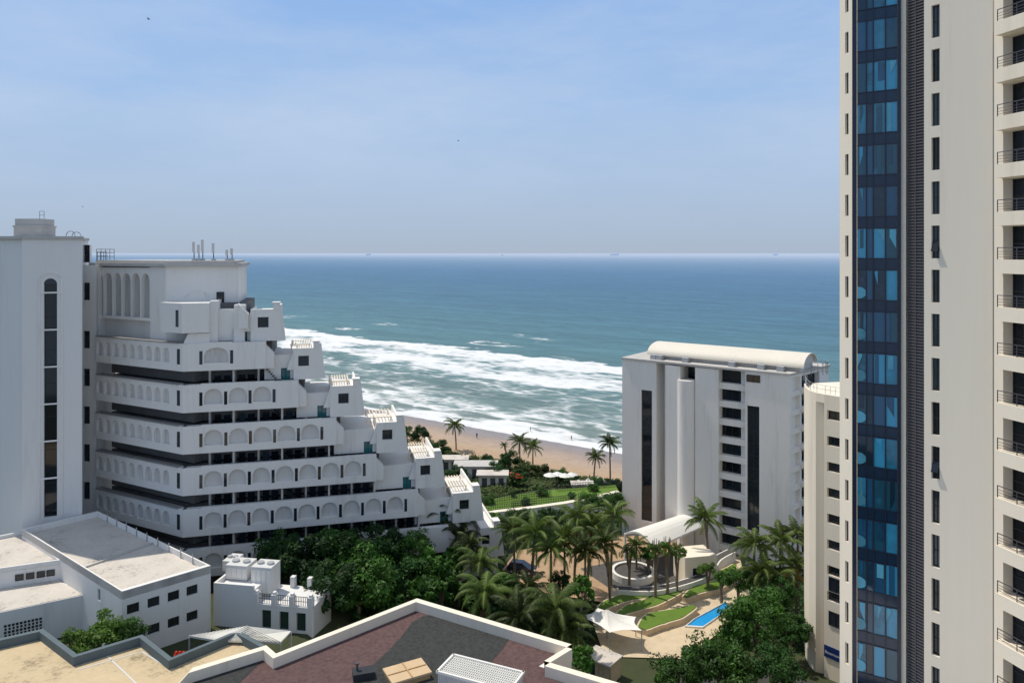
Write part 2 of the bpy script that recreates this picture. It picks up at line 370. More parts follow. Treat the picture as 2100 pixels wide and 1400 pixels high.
archrow(tb,fS,wr,wl,6,39,45.9,44.0,1.1,.2,-.9,0,sill=0)
tb.fbox(fS,wr,wl,-.9,.1,38.6,39)
tb.prism([fL.p(4.2,.15,0),V((C[0],C[1],0))+(fF.n+fL.n)*.1,fF.p(3.2,.1,0),fF.p(3.2,-6,0),fL.p(4.2,-5,0)],37.5,41.4)
tb.fbox(fF,3.2,fF.upx(445),-6,-.8,36.2,41.6); tb.fbox(fF,fF.upx(445),fF.upx(478),-6,-1.4,36.2,40.4); tb.fbox(fF,fF.upx(478),fF.upx(500),-8,-1.0,35.8,41.0)
a=[fF.p(3.2,-.3,37.4),fF.p(3.2,-.3,36.1),fF.p(0,-.3,36.1),fF.p(.6,-.3,37.4)]; tb.hexa(a,[q-fF.n*3 for q in a])
tb.build('penthouse_block',MT['white'],hotel)
rb=MB()
for i in range(48):
    u=wr+.3+(wl-wr-.5)*i/47; rb.fbox(fS,u-.05,u+.05,-.8,-.45,39,44.9)
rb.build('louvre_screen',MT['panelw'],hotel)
MB().fbox(fL,.6,1.15,.1,.2,38.3,40.5).build('slot_window',MT['glass'],hotel)
rs=MB(); rs.prism([fS.p(wl+.6,.5,0),fT.p(-.1,.6,0),fT.p(uR+.4,.5,0),fT.p(uR+.4,-11.3,0),fS.p(wl+.6,-9,0)],46.1,46.55); rs.prism([fS.p(wl,-.2,0),fT.p(0,-.1,0),fT.p(uR-.3,-.1,0),fT.p(uR-.3,-10.8,0),fS.p(wl,-8.5,0)],46.55,46.9)
rs.build('roof',MT['cap'],hotel)
u0=fT.upx(380); u1=fT.upx(425); ar=MB(); pts=[]
for j in range(13):
    a=math.pi*j/12; pts.append(fT.p((u0+u1)/2-(u1-u0)/2*math.cos(a),.05,41.9+.9*math.sin(a)))
ar.path(pts,.14,4).build('arch_moulding',MT['white'],hotel)
ud=fT.upx(444); win(hotel,fT,(ud,ud+1.0,40.4,42.6),.02)
pa=at(150,0,105); pb=at(198,0,104.5); fK=Fr(pa,pb); lk=MB(); hs=[]
for k in range(-1,6):
    zc=ZT(k)-.4+1.4 if k<1 else ZT(k)+.5-1.0
    hs.append((fK.upx(170),fK.upx(184),zc-1.3,zc+1.2))
facade(lk,fK,0,fK.L,0,46.2,0,hs,.4); lk.fbox(fK,0,fK.L,-4,-.45,0,46.15); lk.build('link_wall',MT['white'],hotel)
for h in hs: win(hotel,fK,h,-.38)
rl=MB(); rail(rl,[fS.p(wl,-.3,46.9),fS.p(wl,-3,46.9)],1.6,.6,.04,3); rail(rl,[fS.p(wl-.2,-.3,46.9),fS.p(wl-2.4,-.3,46.9)],1.2,.6,.04,2); rl.build('roof_railing',MT['frame'],hotel)
for i,(px,h) in enumerate(((398,2.6),(408,2.2),(416,2.9),(438,2.4),(466,1.5),(476,1.7))):
    u=fT.upx(px,-3); q=fT.p(u,-3,46.9)
    t=thing('antenna',['pole antenna with panel at the left end of the hotel roof mast cluster','short mast antenna second from left on the hotel roof','tallest panel antenna on the stepped hotel roof','lone mast antenna right of the main cluster on the hotel roof','low stub antenna near the right edge of the hotel roof','rightmost short antenna on the hotel roof edge'][i],'antenna',q,'antennas on the hotel roof')
    MB().tube(q,q+V((0,0,h)),.07,.06).build('mast',MT['frame'],t)
    MB().box(q.x-.16,q.x+.16,q.y-.25,q.y-.1,q.z+h*.45,q.z+h).build('panel',MT['panelw'],t)
    MB().box(q.x-.3,q.x+.3,q.y-.1,q.y+.1,q.z,q.z+.25).build('base',MT['galv'],t)
# ---------- lift tower
tw=[at(168,0,95),at(45,0,92.5),at(-45,0,96)]
lt=thing('lift_tower','tall plain white tower at the far left with one narrow arched window strip','tower',(tw[0].x-3,96,0))
fA=Fr(tw[1],tw[0]); fB=Fr(tw[2],tw[1]); ztop=49.7
mbt=MB(); ua,ub=fA.upx(90),fA.upx(117); z0=fA.z(100,1060); z1=fA.z(100,568); zsp=z1-.9
facade(mbt,fA,0,fA.L,0,ztop,0,[(ua,ub,z0,zsp)],.5)
mbt.prism([fA.p(fA.L,-.55,0),fA.p(0,-.55,0),fB.p(0,0,0),V((-72,104,0)),V((-62,107,0)),fA.p(fA.L,-.55,0)+V((-5.9,10,0))],0,ztop)
mbt.fbox(fA,-.0,.02,-.55,-.001,0,ztop); mbt.fbox(fA,fA.L-.3,fA.L,-.55,-.002,0,ztop-.01); mbt.fbox(fA,.01,fA.L-.01,-.6,-.001,ztop-.1,ztop+.01)
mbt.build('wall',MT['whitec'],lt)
win(lt,fA,(ua,ub,z0,zsp),-.48,0,6)
um=(ua+ub)/2; hwid=(ub-ua)/2
MB().poly([fA.p(um-hwid*math.cos(math.pi*j/12),.012,zsp+hwid*math.sin(math.pi*j/12)) for j in range(13)]).build('arch_window',MT['glass'],lt)
mo=MB(); w2=hwid+.55
mo.path([fA.p(um-w2,.03,z0)]+[fA.p(um-w2*math.cos(math.pi*j/14),.03,zsp+.2+w2*math.sin(math.pi*j/14)) for j in range(15)]+[fA.p(um+w2,.03,z0)],.13,4)
for i in range(6): zz=fA.z(100,600)-i*(fA.z(100,600)-fA.z(100,980))/5; mo.fbox(fA,um-w2,um+w2,.0,.14,zz-.1,zz+.1)
mo.build('moulding',MT['white'],lt)
MB().prism([fA.p(fA.L+.2,.3,0),fA.p(0,.3,0),fB.p(0,.3,0),V((-72.3,104.3,0)),V((-62,107.3,0)),fA.p(fA.L,-.5,0)+V((-5.6,10,0))],ztop+.02,ztop+.4).build('roof_slab',MT['cap'],lt)
q=at(28,482,97); q2=at(85,482,97); wt=thing('plant_box','grey weathered concrete tank box on top of the lift tower','tank',(q.x+1.8,98,50.1))
MB().box(q.x,q2.x,97,100,50.1,51.4).box(q.x-.1,q2.x+.1,96.9,100.1,51.4,51.6).box(q.x+.1,q2.x-.1,97.1,99.9,51.6,52.5).build('box',MT['cap'],wt)
mb=MB(); rail(mb,[(q2.x-.5,97.4,52.5),(q2.x+.1,97.4,52.5)],1.0,.3,.03,2); mb.build('railing',MT['frame'],wt)
q=at(140,488,95)
for i,(dx,dy,hh) in enumerate(((-.6,0,.7),(-.3,.8,.6))):
    mb=MB(); mb.path([(q.x+dx+.6*(1-math.cos(a)),95.5+dy,50.1+hh*math.sin(a)) for a in [math.pi*j/10 for j in range(11)]],.04,4)
    tag(mb.build('ladder_hoop',MT['frame']),['front dark hoop rail on the right of the lift tower roof','back dark hoop rail on the right of the lift tower roof'][i],'railing')
# ---------- low white building
lo=thing('low_white_building','white flat roofed three storey block at lower left with dark square windows','building',(-40,80,6))
A=onz(45,1085,14);B=onz(200,1048,14);Cc=onz(432,1160,14);D=onz(250,1213,14)
fw=Fr(D,Cc); fv=Fr(D,A); mb=MB(); hs=[]
for i,px in enumerate((273,315,356,394)):
    for j in range(3):
        u=fw.upx(px); zc=12.0-j*2.75; hs.append((u-.58,u+.58,zc-.5,zc+.5))
facade(mb,fw,0,fw.L,3,14,0,hs,.3)
hv=[]
for px in (203,):
    u=fv.upx(px)
    for j in range(3): zc=12.2-j*2.7; hv.append((u-.35,u+.35,zc-.6,zc+.6))
facade(mb,fv,0,fv.L,3,14,0,hv,.3)
ctr=(A+B+Cc+D)/4
ins=lambda p,t:V((p.x+(ctr.x-p.x)*t,p.y+(ctr.y-p.y)*t,0))
mb.prism([ins(x,.05) for x in (A,B,Cc,D)],3,13.3)
for a,b in ((A,B),(B,Cc)): mb.poly([(a.x,a.y,3),(b.x,b.y,3),(b.x,b.y,14),(a.x,a.y,14)])
mb.build('wall',MT['white'],lo)
for h in hs: win(lo,fw,h,-.28,1,0)
for h in hv: win(lo,fv,h,-.28)
pr=MB(); q=[A,B,Cc,D]
for i in range(4):
    a,b=q[i],q[(i+1)%4]; ia,ib=ins(a,.035),ins(b,.035); pr.prism([a,b,ib,ia],13.2,14.06)
pr.build('parapet',MT['white'],lo)
MB().prism([ins(x,.036) for x in q],13.3,13.42).build('roof',MT['rooflt'],lo)
sm=MB(); e1,e2=ins(A,.04).lerp(ins(D,.04),.62),ins(B,.04).lerp(ins(Cc,.04),.55); d=(e2-e1).normalized().cross(V((0,0,1)))*.12
sm.prism([e1-d,e2-d,e2+d,e1+d],13.42,13.6); sm.build('roof_upstand',MT['cap'],lo)
for i in range(9):
    p=ins(B,.05).lerp(ins(Cc,.05),.1+i*.1); MB().tube((p.x,p.y,13.4),(p.x,p.y,14.5),.06,k=5).build('vent_pipe',MT['galv'],lo)
q1=[onz(-90,1118,13.1),onz(48,1090,13.1),onz(124,1150,13.1),onz(-90,1180,13.1)]
MB().prism(q1,6,12.8).build('wing_wall',MT['white'],lo); MB().prism([p.lerp(sum(q1,V())/4,.03) for p in q1],12.8,12.85).build('wing_roof',MT['rooflt'],lo)
pr=MB(); cq=sum(q1,V())/4
for i in range(4):
    a,b=q1[i],q1[(i+1)%4]; pr.prism([a,b,b.lerp(cq,.04),a.lerp(cq,.04)],12.75,13.25)
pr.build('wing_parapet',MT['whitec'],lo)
q2=[onz(-90,1206,11.2),onz(112,1182,11.2),onz(180,1214,11.2),onz(-90,1270,11.2)]
MB().prism(q2,3,11).build('annex_wall',MT['white'],lo); MB().prism([p.lerp(sum(q2,V())/4,.03) for p in q2],11,11.05).build('annex_roof',MT['rooflt'],lo)
f2=Fr(q2[3],q2[2]); sc=MB()
u0=f2.upx(8); 
for i in range(10):
    for j in range(5): sc.fbox(f2,u0+i*.34+(.05 if j%2 else 0),u0+i*.34+.24,.0,.03,8.0+j*.34,8.0+j*.34+.24)
sc.build('pierced_screen',MT['glass'],lo)
f1=Fr(q1[3],q1[2])
for px in (40,62,84,104): u=f1.upx(px); win(lo,f1,(u-.4,u+.4,11.6,12.3),.01)
# ---------- service building with plant
fp=Fr(at(438,0,80.5),at(640,0,78.6)); sv=thing('service_building','small white plant building with crenellated parapet and green doors beside the dark trees','building',(-26,80,6))
mb=MB(); um=fp.upx(520)
mb.fbox(fp,0,um,-6,0,3,11.2); mb.fbox(fp,um,fp.L,-5,-.4,3,9.7)
hs=[(fp.upx(x)-.55,fp.upx(x)+.55,7.2,9.2) for x in (546,582,617)]
facade(mb,fp,um,fp.L,3,9.75,0,hs,.35); mb.fbox(fp,um,fp.L,-.4,-.001,9.65,9.8); mb.fbox(fp,fp.L-.2,fp.L,-5,-.01,3,9.78)
for x in (0,.33,.66,1):
    u=um+(fp.L-um-.5)*x; mb.fbox(fp,u,u+.5,-.6,.05,9.7,10.9); mb.fbox(fp,u+.1,u+.4,-.5,-.05,10.9,11.15); mb.fbox(fp,u,u+.5,-5,-4.4,9.7,10.9)
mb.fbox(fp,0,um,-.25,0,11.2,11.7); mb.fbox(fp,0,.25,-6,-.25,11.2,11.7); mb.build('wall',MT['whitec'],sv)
for h in hs: MB().fbox(fp,h[0]+.02,h[1]-.02,-.33,-.26,h[2],h[3]-.02).build('door',MT['door'],sv)
rl=MB()
for i in range(3):
    u=um+(fp.L-um-.5)*i*.33+.5; rail(rl,[fp.p(u,-.3,9.8),fp.p(u+(fp.L-um)*.33-.6,-.3,9.8)],1.0,.2,.03,2)
rl.build('railing',MT['frame'],sv)
for i,px in enumerate((495,545,478)):
    n=(-3.0,-3.0,-4.8)[i]; u=fp.upx(px,n); b0=(11.2,9.7,11.2)[i]
    t=thing('air_handler',['white ducted air handling unit left of the big one on the plant building','largest white boxy air handling unit with rooftop fans on the plant building','small white condenser at the back of the plant building roof'][i],'air conditioner',fp.p(u,n,b0),'air handlers on the service building')
    w=(1.3,1.2,.7)[i]; hh=(1.7,3.2,1.3)[i]
    MB().fbox(fp,u-w,u+w,n-1.1,n+1.1,b0+.15,b0+hh).build('casing',MT['ac'],t)
    for s in (-.5,.5): q=fp.p(u+s*w,n,b0+hh); MB().tube(q,q+V((0,0,.2)),.35*w/1.5+.12,k=14).build('fan_shroud',MT['galv'],t)
    for s in range(4): MB().fbox(fp,u-w+.1+s*w/2,u-w+.05+(s+1)*w/2-.08,n+1.1,n+1.13,b0+.4,b0+hh-.3).build('access_panel',MT['white'],t)
    MB().fbox(fp,u-w+.1,u+w-.1,n-1,n+1,b0,b0+.15).build('base',MT['galv'],t)
# ---------- foreground roofs
fr_=thing('gravel_roof_building','near building roof with maroon and charcoal gravel bands and a white parapet','building',(5,60,0))
px=[(330,1440),(395,1368),(546,1322),(566,1339),(855,1226),(1172,1320),(1116,1354),(1300,1408),(1420,1440)]
out=[onz(a,b,14) for a,b in px]
poly=[V((p.x,p.y,0)) for p in out]+[V((26,48,0)),V((26,36,0)),V((-28,36,0))]
MB().prism(poly,0,13.1).build('wall',MT['white'],fr_)
pr=MB()
for i in range(len(px)-1):
    a,b=out[i],out[i+1]; pr.prism([a,b,b+V((0,-.75,0)),a+V((0,-.75,0))],12.9-.001*i,14)
pr.build('parapet',MT['cream'],fr_)
z=13.11
def sheet(pts,z,name,m,par=None): return MB().poly([ (p.x,p.y,z) for p in pts]).build(name,m,par)
sheet([onz(a,b,z) for a,b in ((330,1460),(400,1385),(540,1348),(860,1243),(1160,1330),(1105,1365),(1290,1420),(1350,1470))],z,'gravel_bed',MT['maroon'],fr_)
sheet([onz(a,b,z+.02) for a,b in ((745,1385),(772,1355),(800,1330),(828,1298),(845,1275),(868,1262),(900,1258),(975,1277),(1050,1300),(1030,1330),(1000,1365),(950,1420),(700,1440))],z+.02,'gravel_bed',MT['gravel'],fr_)
sheet([onz(a,b,z+.02) for a,b in ((350,1440),(408,1388),(540,1352),(480,1410),(440,1450))],z+.02,'gravel_bed',MT['gravel'],fr_)
def rbox(c,ang,w,d,z0,z1,mb):
    ca,sa=math.cos(ang),math.sin(ang); return mb.prism([(c.x+x*ca-y*sa,c.y+x*sa+y*ca) for x,y in ((-w,-d),(w,-d),(w,d),(-w,d))],z0,z1)
c=onz(835,1388,13.1); sk=thing('roof_hatch','tan timber framed hatch lid on the charcoal gravel','hatch',(c.x,c.y,13.1))
rbox(c,.5,1.6,1.1,13.1,13.55,MB()).build('kerb',MT['wood'],sk); rbox(c,.5,1.7,1.2,13.55,13.7,MB()).build('lid',MT['skyl'],sk)
mb=MB(); rbox(c,.5,.05,1.15,13.7,13.77,mb); rbox(c,.5,1.65,.05,13.7,13.76,mb); mb.build('battens',MT['wood'],sk)
c=onz(745,1388,13.1); ck=thing('roof_vent','small black square vent cowl on the dark gravel','vent',(c.x,c.y,13.1))
rbox(c,.3,.85,.55,13.1,13.7,MB()).build('box',MT['frame'],ck); mb=MB(); mb.tube((c.x-.5,c.y,13.7),(c.x-.5,c.y,14.2),.1,k=8); mb.tube((c.x-.5,c.y,14.2),(c.x-.5,c.y,14.3),.18,k=8); mb.build('pipe',MT['metal'],ck)
c=onz(985,1405,13.1); lx=thing('lattice_enclosure','white lattice plant enclosure at the bottom centre of the gravel roof','enclosure',(c.x,c.y,13.1))
ang=-.42; lat=MB(); rbox(c,ang,3.1,1.3,13.12,14.1,lat); lat.build('core',MT['ac'],lx)
lat=MB(); ca,sa=math.cos(ang),math.sin(ang)
for i in range(36): 
    o=-3.1+i*6.2/35
    for yy in (-1.35,1.35): lat.tube((c.x+o*ca-yy*sa,c.y+o*sa+yy*ca,13.2),(c.x+o*ca-yy*sa,c.y+o*sa+yy*ca,14.2),.03,k=4)
    lat.tube((c.x+o*ca+1.3*sa,c.y+o*sa-1.3*ca,14.15),(c.x+o*ca-1.3*sa,c.y+o*sa+1.3*ca,14.15),.04,k=4)
for j in range(10):
    yy=-1.3+j*2.6/9; lat.tube((c.x-3.1*ca-yy*sa,c.y-3.1*sa+yy*ca,14.18),(c.x+3.1*ca-yy*sa,c.y+3.1*sa+yy*ca,14.18),.04,k=4)
for (w,dd,ox,oy) in ((3.25,.09,0,1.35),(3.25,.09,0,-1.35),(.09,1.45,3.2,0),(.09,1.45,-3.2,0)):
    rbox(V((c.x+ox*ca-oy*sa,c.y+ox*sa+oy*ca,0)),ang,w,dd,14.08+(.02 if dd>1 else 0),14.28,lat)
lat.build('lattice',MT['membrane'],lx)
tt=thing('tan_roof_terrace','tan screed roof terrace edged with a slate blue zigzag parapet, bottom left corner','building',(-40,60,0))
px=[(-120,1335),(88,1288),(158,1340),(292,1300),(352,1347),(488,1291),(546,1323)]
o=[onz(a,b,13) for a,b in px]; pl=[V((p.x,p.y,0)) for p in o]+[V((o[-1].x,44,0)),V((-60,44,0))]
MB().prism(pl,3,12.2).build('wall',MT['slate'],tt); pr=MB()
for i in range(len(o)-1): pr.prism([o[i],o[i+1],o[i+1]+V((0,-.55,0)),o[i]+V((0,-.55,0))],11.9-.001*i,13+.001*i)
pr.build('parapet',MT['slate'],tt); sheet([p+V((0,-.5,0)) for p in pl[:-2]]+pl[-2:],12.22,'roof_screed',MT['tan'],tt)
for (a,b),(c_,d_) in (((160,1372),(290,1335)),((218,1342),(300,1420)),((290,1335),(352,1372))):
    p,q=onz(a,b,12.24),onz(c_,d_,12.24); n=(q-p).normalized().cross(V((0,0,1)))*.06; MB().poly([p-n,q-n,q+n,p+n]).build('joint_line',MT['ac'],tt)
c=onz(368,1345,12.6); hz=thing('hose_reel','bright red fire hose reel beside the slate parapet','hose reel',(c.x,c.y,12.2))
for s in (-.4,.0,.4):
    mb=MB(); pts=[(c.x+s*.8,c.y+.25*math.cos(a),12.65+.32*math.sin(a)) for a in [2*math.pi*j/14 for j in range(15)]]; mb.path(pts,.09,6); mb.build('ring',MT['redbright'],hz)
MB().box(c.x-.5,c.x+.5,c.y-.06,c.y+.06,12.2,12.75).build('bracket',MT['red'],hz)
aw=thing('ribbed_awning','cream ribbed awning roof between the slate parapet and the gravel roof','awning',onz(490,1330,8))
pts=[onz(388,1303,12.6),onz(505,1283,13.4),onz(597,1293,13.0),onz(575,1316,12.6),onz(440,1312,12.6)]
MB().hexa([p-V((0,0,.15)) for p in pts],pts).build('roof',MT['awning'],aw)
rb=MB()
for i in range(18):
    t=i/17; a=pts[0].lerp(pts[1],t); b=pts[4].lerp(pts[3],t); rb.tube(a+V((0,0,.03)),b+V((0,0,.03)),.04,k=4)
rb.build('rib',MT['awning'],aw)
for p in (pts[0],pts[2],pts[3]): MB().tube((p.x,p.y,4),p-V((0,0,.1)),.08).build('post',MT['galv'],aw)
# ---------- right tower
T=[at(a,0,b) for a,b in ((1722,56.5),(1748,55.2),(1848,53.5),(1858,53.3),(1895,52),(2036,48.5),(2100,46.3),(2230,42.5))]
rt=thing('glass_tower','very tall cream apartment tower on the right with a blue glass strip and balconies','building',(30,54,0))
ZL=[62.6-3.1*k for k in range(-2,17)]; ZTOP=71.; ZB=0
MB().prism([V((p.x,p.y,0))+V((1.5,1.2,0)) for p in T]+[V((48,46,0)),V((48,70,0)),V((34.5,70,0))],0,ZTOP-.2).build('core',MT['cream'],rt)
wl_=MB(); f0=Fr(T[0],T[1]); hs=[]
for z in ZL: hs.append((f0.upx(1733),f0.upx(1740),z+.6,z+2.2))
facade(wl_,f0,0,f0.L,0,ZTOP,0,hs,.3)
for h in hs: win(rt,f0,h,-.28,t=.04)
fs=Fr(T[2],T[3]); facade(wl_,fs,0,fs.L,0,ZTOP,0,[],.2)
fw=Fr(T[4],T[5]); hs=[]; ua,ub=fw.upx(1910),fw.upx(1927)
for k in range(-2,17): zc=64.25-3.1*k; hs.append((ua,ub,zc-1.15,zc+1.15))
facade(wl_,fw,0,fw.L,0,ZTOP,0,hs,.35)
for i,h in enumerate(hs):
    w=win(rt,fw,h,-.33,1,1,t=.05,gm=MT['glassw'])
    if i in (7,12): MB().hexa([fw.p(ua+.05,-.2,h[2]+1.2),fw.p(ub-.05,-.2,h[2]+1.2),fw.p(ub-.05,.2,h[2]+.5),fw.p(ua+.05,.2,h[2]+.5)],[fw.p(ua+.05,-.18,h[2]+1.24),fw.p(ub-.05,-.18,h[2]+1.24),fw.p(ub-.05,.22,h[2]+.54),fw.p(ua+.05,.22,h[2]+.54)]).build('sash',MT['glassd'],w)
fb=Fr(T[5],T[7]); hs=[]
ua=fb.upx(2056); 
for z in ZL: hs.append((ua,fb.L-.3,z+.33,z+2.62))
facade(wl_,fb,0,fb.L,0,ZTOP,-.05,hs,.9)
wl_.build('wall',MT['cream'],rt)
for h in hs:
    w=win(rt,fb,h,-.92,5,1,t=.08,gm=MT['glassd']); z=h[2]-.33
    sl=MB().fbox(fb,fb.upx(2041,.5),fb.L,-.05,.5,z-.45,z+.45).build('balcony',MT['cream'],rt)
    r=MB(); u0=ua-.05; r.fbox(fb,u0,fb.L,.35,.40,z+1.2,z+1.25)
    for j in range(3): r.fbox(fb,u0,fb.L,.36,.38,z+.6+.18*j,z+.625+.18*j)
    for j in range(5): u=u0+(fb.L-u0)*j/4; r.fbox(fb,u,u+.04,.355,.40,z+.45,z+1.2)
    r.build('railing',MT['metal'],sl)
fg=Fr(T[1],T[2]); cols=[1758,1777,1791,1816,1840]; mu=MB()
mu.fbox(fg,0,fg.upx(1757),-.1,.12,0,ZTOP); mu.fbox(fg,fg.upx(1841),fg.L,-.1,.2,0,ZTOP)
for x in cols[1:-1]: u=fg.upx(x); mu.fbox(fg,u-.04,u+.04,-.1,.1,0,ZTOP)
for z in ZL: mu.fbox(fg,fg.upx(1758),fg.upx(1840),-.1,.06,z+.42,z+.5); mu.fbox(fg,fg.upx(1758),fg.upx(1840),-.1,.06,z-.43,z-.35)
mu.build('mullions',MT['navy'],rt)
R.seed(3)
for i,z in enumerate(ZL):
    a,b=fg.upx(1758),fg.upx(1840); MB().poly([fg.p(a,.0,z-.38),fg.p(b,.0,z-.38),fg.p(b,.0,z+.46),fg.p(a,.0,z+.46)]).build('spandrel_panel',MT['spandrel'],rt)
    for j in range(4):
        a,b=fg.upx(cols[j]),fg.upx(cols[j+1]); tl=R.uniform(-.04,.04)
        pn=MB().poly([fg.p(a,tl,z+.46),fg.p(b,-tl,z+.46),fg.p(b,-tl,z+2.7),fg.p(a,tl,z+2.7)]).build('pane',MT[('teal','teald','teal','teal')[j]] if R.random()<.66 else MT[R.choice(['teald','teal'])],rt)
        if j in (0,2,3) and R.random()<.65:
            x0=a+(b-a)*R.uniform(.02,.4); x1=x0+(b-a)*R.uniform(.25,.6); z9=z+.53+R.choice([0,0,.7,1.1]); q=[fg.p(x0,.045,z9),fg.p(min(x1,b-.06),.045,z9),fg.p(min(x1,b-.06),.045,z+2.62),fg.p(x0,.045,z+2.62)]
            if R.random()<.6: q[R.choice([0,1])]+=V((0,0,.8))
            MB().poly(q).build('blind',MT[R.choice(['teall','teald','teal','teald'])],pn)
    if z<47:
        a=fg.upx(1759); pts=[fg.p(a,.06,z+.53)]+[fg.p(a+.6*math.sin(t),.06,z+1.0-.45*math.cos(t)) for t in [math.pi*j/10 for j in range(11)]]
        MB().poly(pts).build('curved_balustrade',MT['teall'],rt)
MB().fbox(fg,0,fg.L,-.3,-.12,0,14).build('base_glazing',MT['navy'],rt)
fl=Fr(T[3],T[4]); lv=MB(); lv.fbox(fl,0,fl.L,-.4,-.2,0,ZTOP); z=16
while z<70: lv.fbox(fl,.03,fl.L-.03,-.2,-.06,z,z+.1); z+=.22
lv.fbox(fl,fl.L*.5-.03,fl.L*.5+.03,-.2,-.03,0,ZTOP); lv.build('louvre_strip',MT['louvre'],rt)
# ---------- small curved block with basement sign
E=[at(a,0,b) for a,b in ((1649,90),(1652,87.5),(1660,85.5),(1673,84.2),(1690,83.2),(1790,79))]
cb=thing('curved_white_block','narrow white block with curved corner squeezed beside the glass tower','building',(36,86,0))
mb=MB(); zt=30.9; mb.prism([V((p.x,p.y,0))+(V((.45,.5,0)) if i>=4 else V((.0,.0,0))) for i,p in enumerate(E)]+[V((50,84,0)),V((48,98,0)),at(1668,0,96)],-1,zt)
fc=Fr(E[4],E[5]); hs=[]; ua,ub=fc.upx(1696),fc.upx(1760)
for k in range(8):
    z0=fc.z(1705,850)+1-2.92*k; hs.append((ua,ub,z0-1.6,z0-.55))
facade(mb,fc,0,fc.L,-1,zt,0,hs,.5); mb.fbox(fc,0,.02,-.5,-.01,-1,zt)
mb.build('wall',MT['cream'],cb)
for h in hs: win(cb,fc,h,-.48,4,0)
pr=MB()
for a,b in zip(E,E[1:]): pr.prism([a,b,b+V((.4,.4,0)),a+V((.4,.3,0))],zt,zt+1.0)
pr.build('parapet',MT['cream'],cb)
rl=MB(); rail(rl,[V((p.x+.3,p.y+.4,zt+1.0)) for p in E],.9,.6,.025,2); rl.build('railing',MT['galv'],cb)
for k in range(2):
    u=fc.upx(1700); z=fc.z(1700,1265 if k else 1195); win(cb,fc,(u,u+1.5,z-.8,z+.8),.01,1,0)
u=fc.upx(1690)+.05; sb=thing('basement_sign','dark blue sign reading Basement 3 low on the curved white block','sign',fc.p(u,.1,fc.z(1700,1345)))
zs=fc.z(1706,1338); MB().fbox(fc,u,u+2.6,.02,.12,zs-.65,zs+.65).build('board',MT['signblue'],sb)
tc=bpy.data.curves.new('t','FONT'); tc.body='Basement 3'; tc.size=.62; tc.align_x='LEFT'; to=bpy.data.objects.new('t',tc); COL.objects.link(to)
bpy.context.view_layer.update(); me=bpy.data.meshes.new_from_object(to.evaluated_get(bpy.context.evaluated_depsgraph_get())); bpy.data.objects.remove(to)
mb=MB(); k=2.1/max(v.co.x for v in me.vertices); mb.v=[tuple(fc.p(u+.1+v.co.x*k,.13,zs-.2+v.co.y*k)) for v in me.vertices]; mb.f=[tuple(p.vertices) for p in me.polygons]
mb.build('lettering',MT['letters'],sb)
# ---------- middle beachfront block
fM=Fr((19.05,127),(41.8,110)); mid=thing('beach_block','white ten storey beachfront block with barrel vaulted roof in the middle distance','building',(30,120,-2))
U=lambda px,n=0:fM.upx(px,n); zt=29.5; wm=MB()
uL=U(1276); h1=(U(1315),U(1337),fM.z(1326,1068),fM.z(1326,800)); facade(wm,fM,uL,U(1346),-3,zt,0,[h1],.4); wm.fbox(fM,uL,U(1346),-10,-.45,-3,zt-.02); wm.fbox(fM,uL,uL+.2,-.5,-.004,-3,zt-.01);wm.fbox(fM,U(1346)-.2,U(1346),-.5,-.004,-3,zt-.01)
wm.fbox(fM,uL,U(1346),-.5,-.003,zt-.1,zt+.01)
win(mid,fM,h1,-.38,0,9)
wm.fbox(fM,U(1346),U(1475),-10,-3,-3,zt-.3)
wm.fbox(fM,U(1366),U(1396),-3,.3,-3,zt-.2)
c=fM.p(U(1407),-.3,0); cy=MB(); zc=fM.z(1407,781,1); pts=[]
for j in range(24):
    a=2*math.pi*j/24; pts.append((c.x+1.5*math.cos(a),c.y+1.5*math.sin(a)))
cy.prism(pts,-3,zc); cy.build('round_column',MT['white'],mid)
h2=(U(1397),U(1424),fM.z(1410,782),fM.z(1410,758)); win(mid,fM,h2,-2.95,1,0)
wm.fbox(fM,U(1426),U(1474),-9,.1,-3,zt-.1)
wm.fbox(fM,U(1474),U(1530),-10,-3.2,-3,zt-.1)
fl_h=(fM.z(1500,775)-fM.z(1500,1036))/7
for k in range(10):
    zc=fM.z(1500,775)-k*fl_h; wm.fbox(fM,U(1474),U(1530),-3.2,-.5-.001*k,zc-1.95,zc-.98)
    win(mid,fM,(U(1475,-1.4),U(1529,-1.4),zc-.95,zc+.98),-1.6,3,0,gm=MT['glassd'])
h3=(U(1533),U(1558),fM.z(1545,1088),fM.z(1545,832)); facade(wm,fM,U(1529),U(1620),-3,zt,.2,[h3],.4); wm.fbox(fM,U(1529),U(1620),-10,-.25,-3,zt-.02); wm.fbox(fM,U(1529),U(1529)+.2,-.3,.195,-3,zt-.01); wm.fbox(fM,U(1529),U(1620),-.3,.197,zt-.1,zt+.02)
win(mid,fM,h3,-.18,1,9); h=(U(1532),U(1560),fM.z(1545,783),fM.z(1545,768)); win(mid,fM,h,.21,1,0)
fE=Fr(fM.p(U(1620),.2,0),at(1700,0,119)); hs=[]
for k in range(10):
    zc=fM.z(1615,790)-k*fl_h; hs.append((.7,3.4,zc-1,zc+1.05)); hs.append((3.9,10,zc-1,zc+1.05))
facade(wm,fE,0,fE.L,-3,zt,0,hs,.9); wm.fbox(fE,0,fE.L,-8,-.95,-3,zt-.05)
wm.build('wall',MT['white'],mid)
for h in hs: win(mid,fE,h,-.88,2,0,gm=MT['glassd'])
for k in range(10):
    zc=fM.z(1615,790)-k*fl_h-1.1; MB().fbox(fE,3.6,fE.L-1,0,1.0,zc-.3,zc+.35).build('balcony',MT['white'],mid)
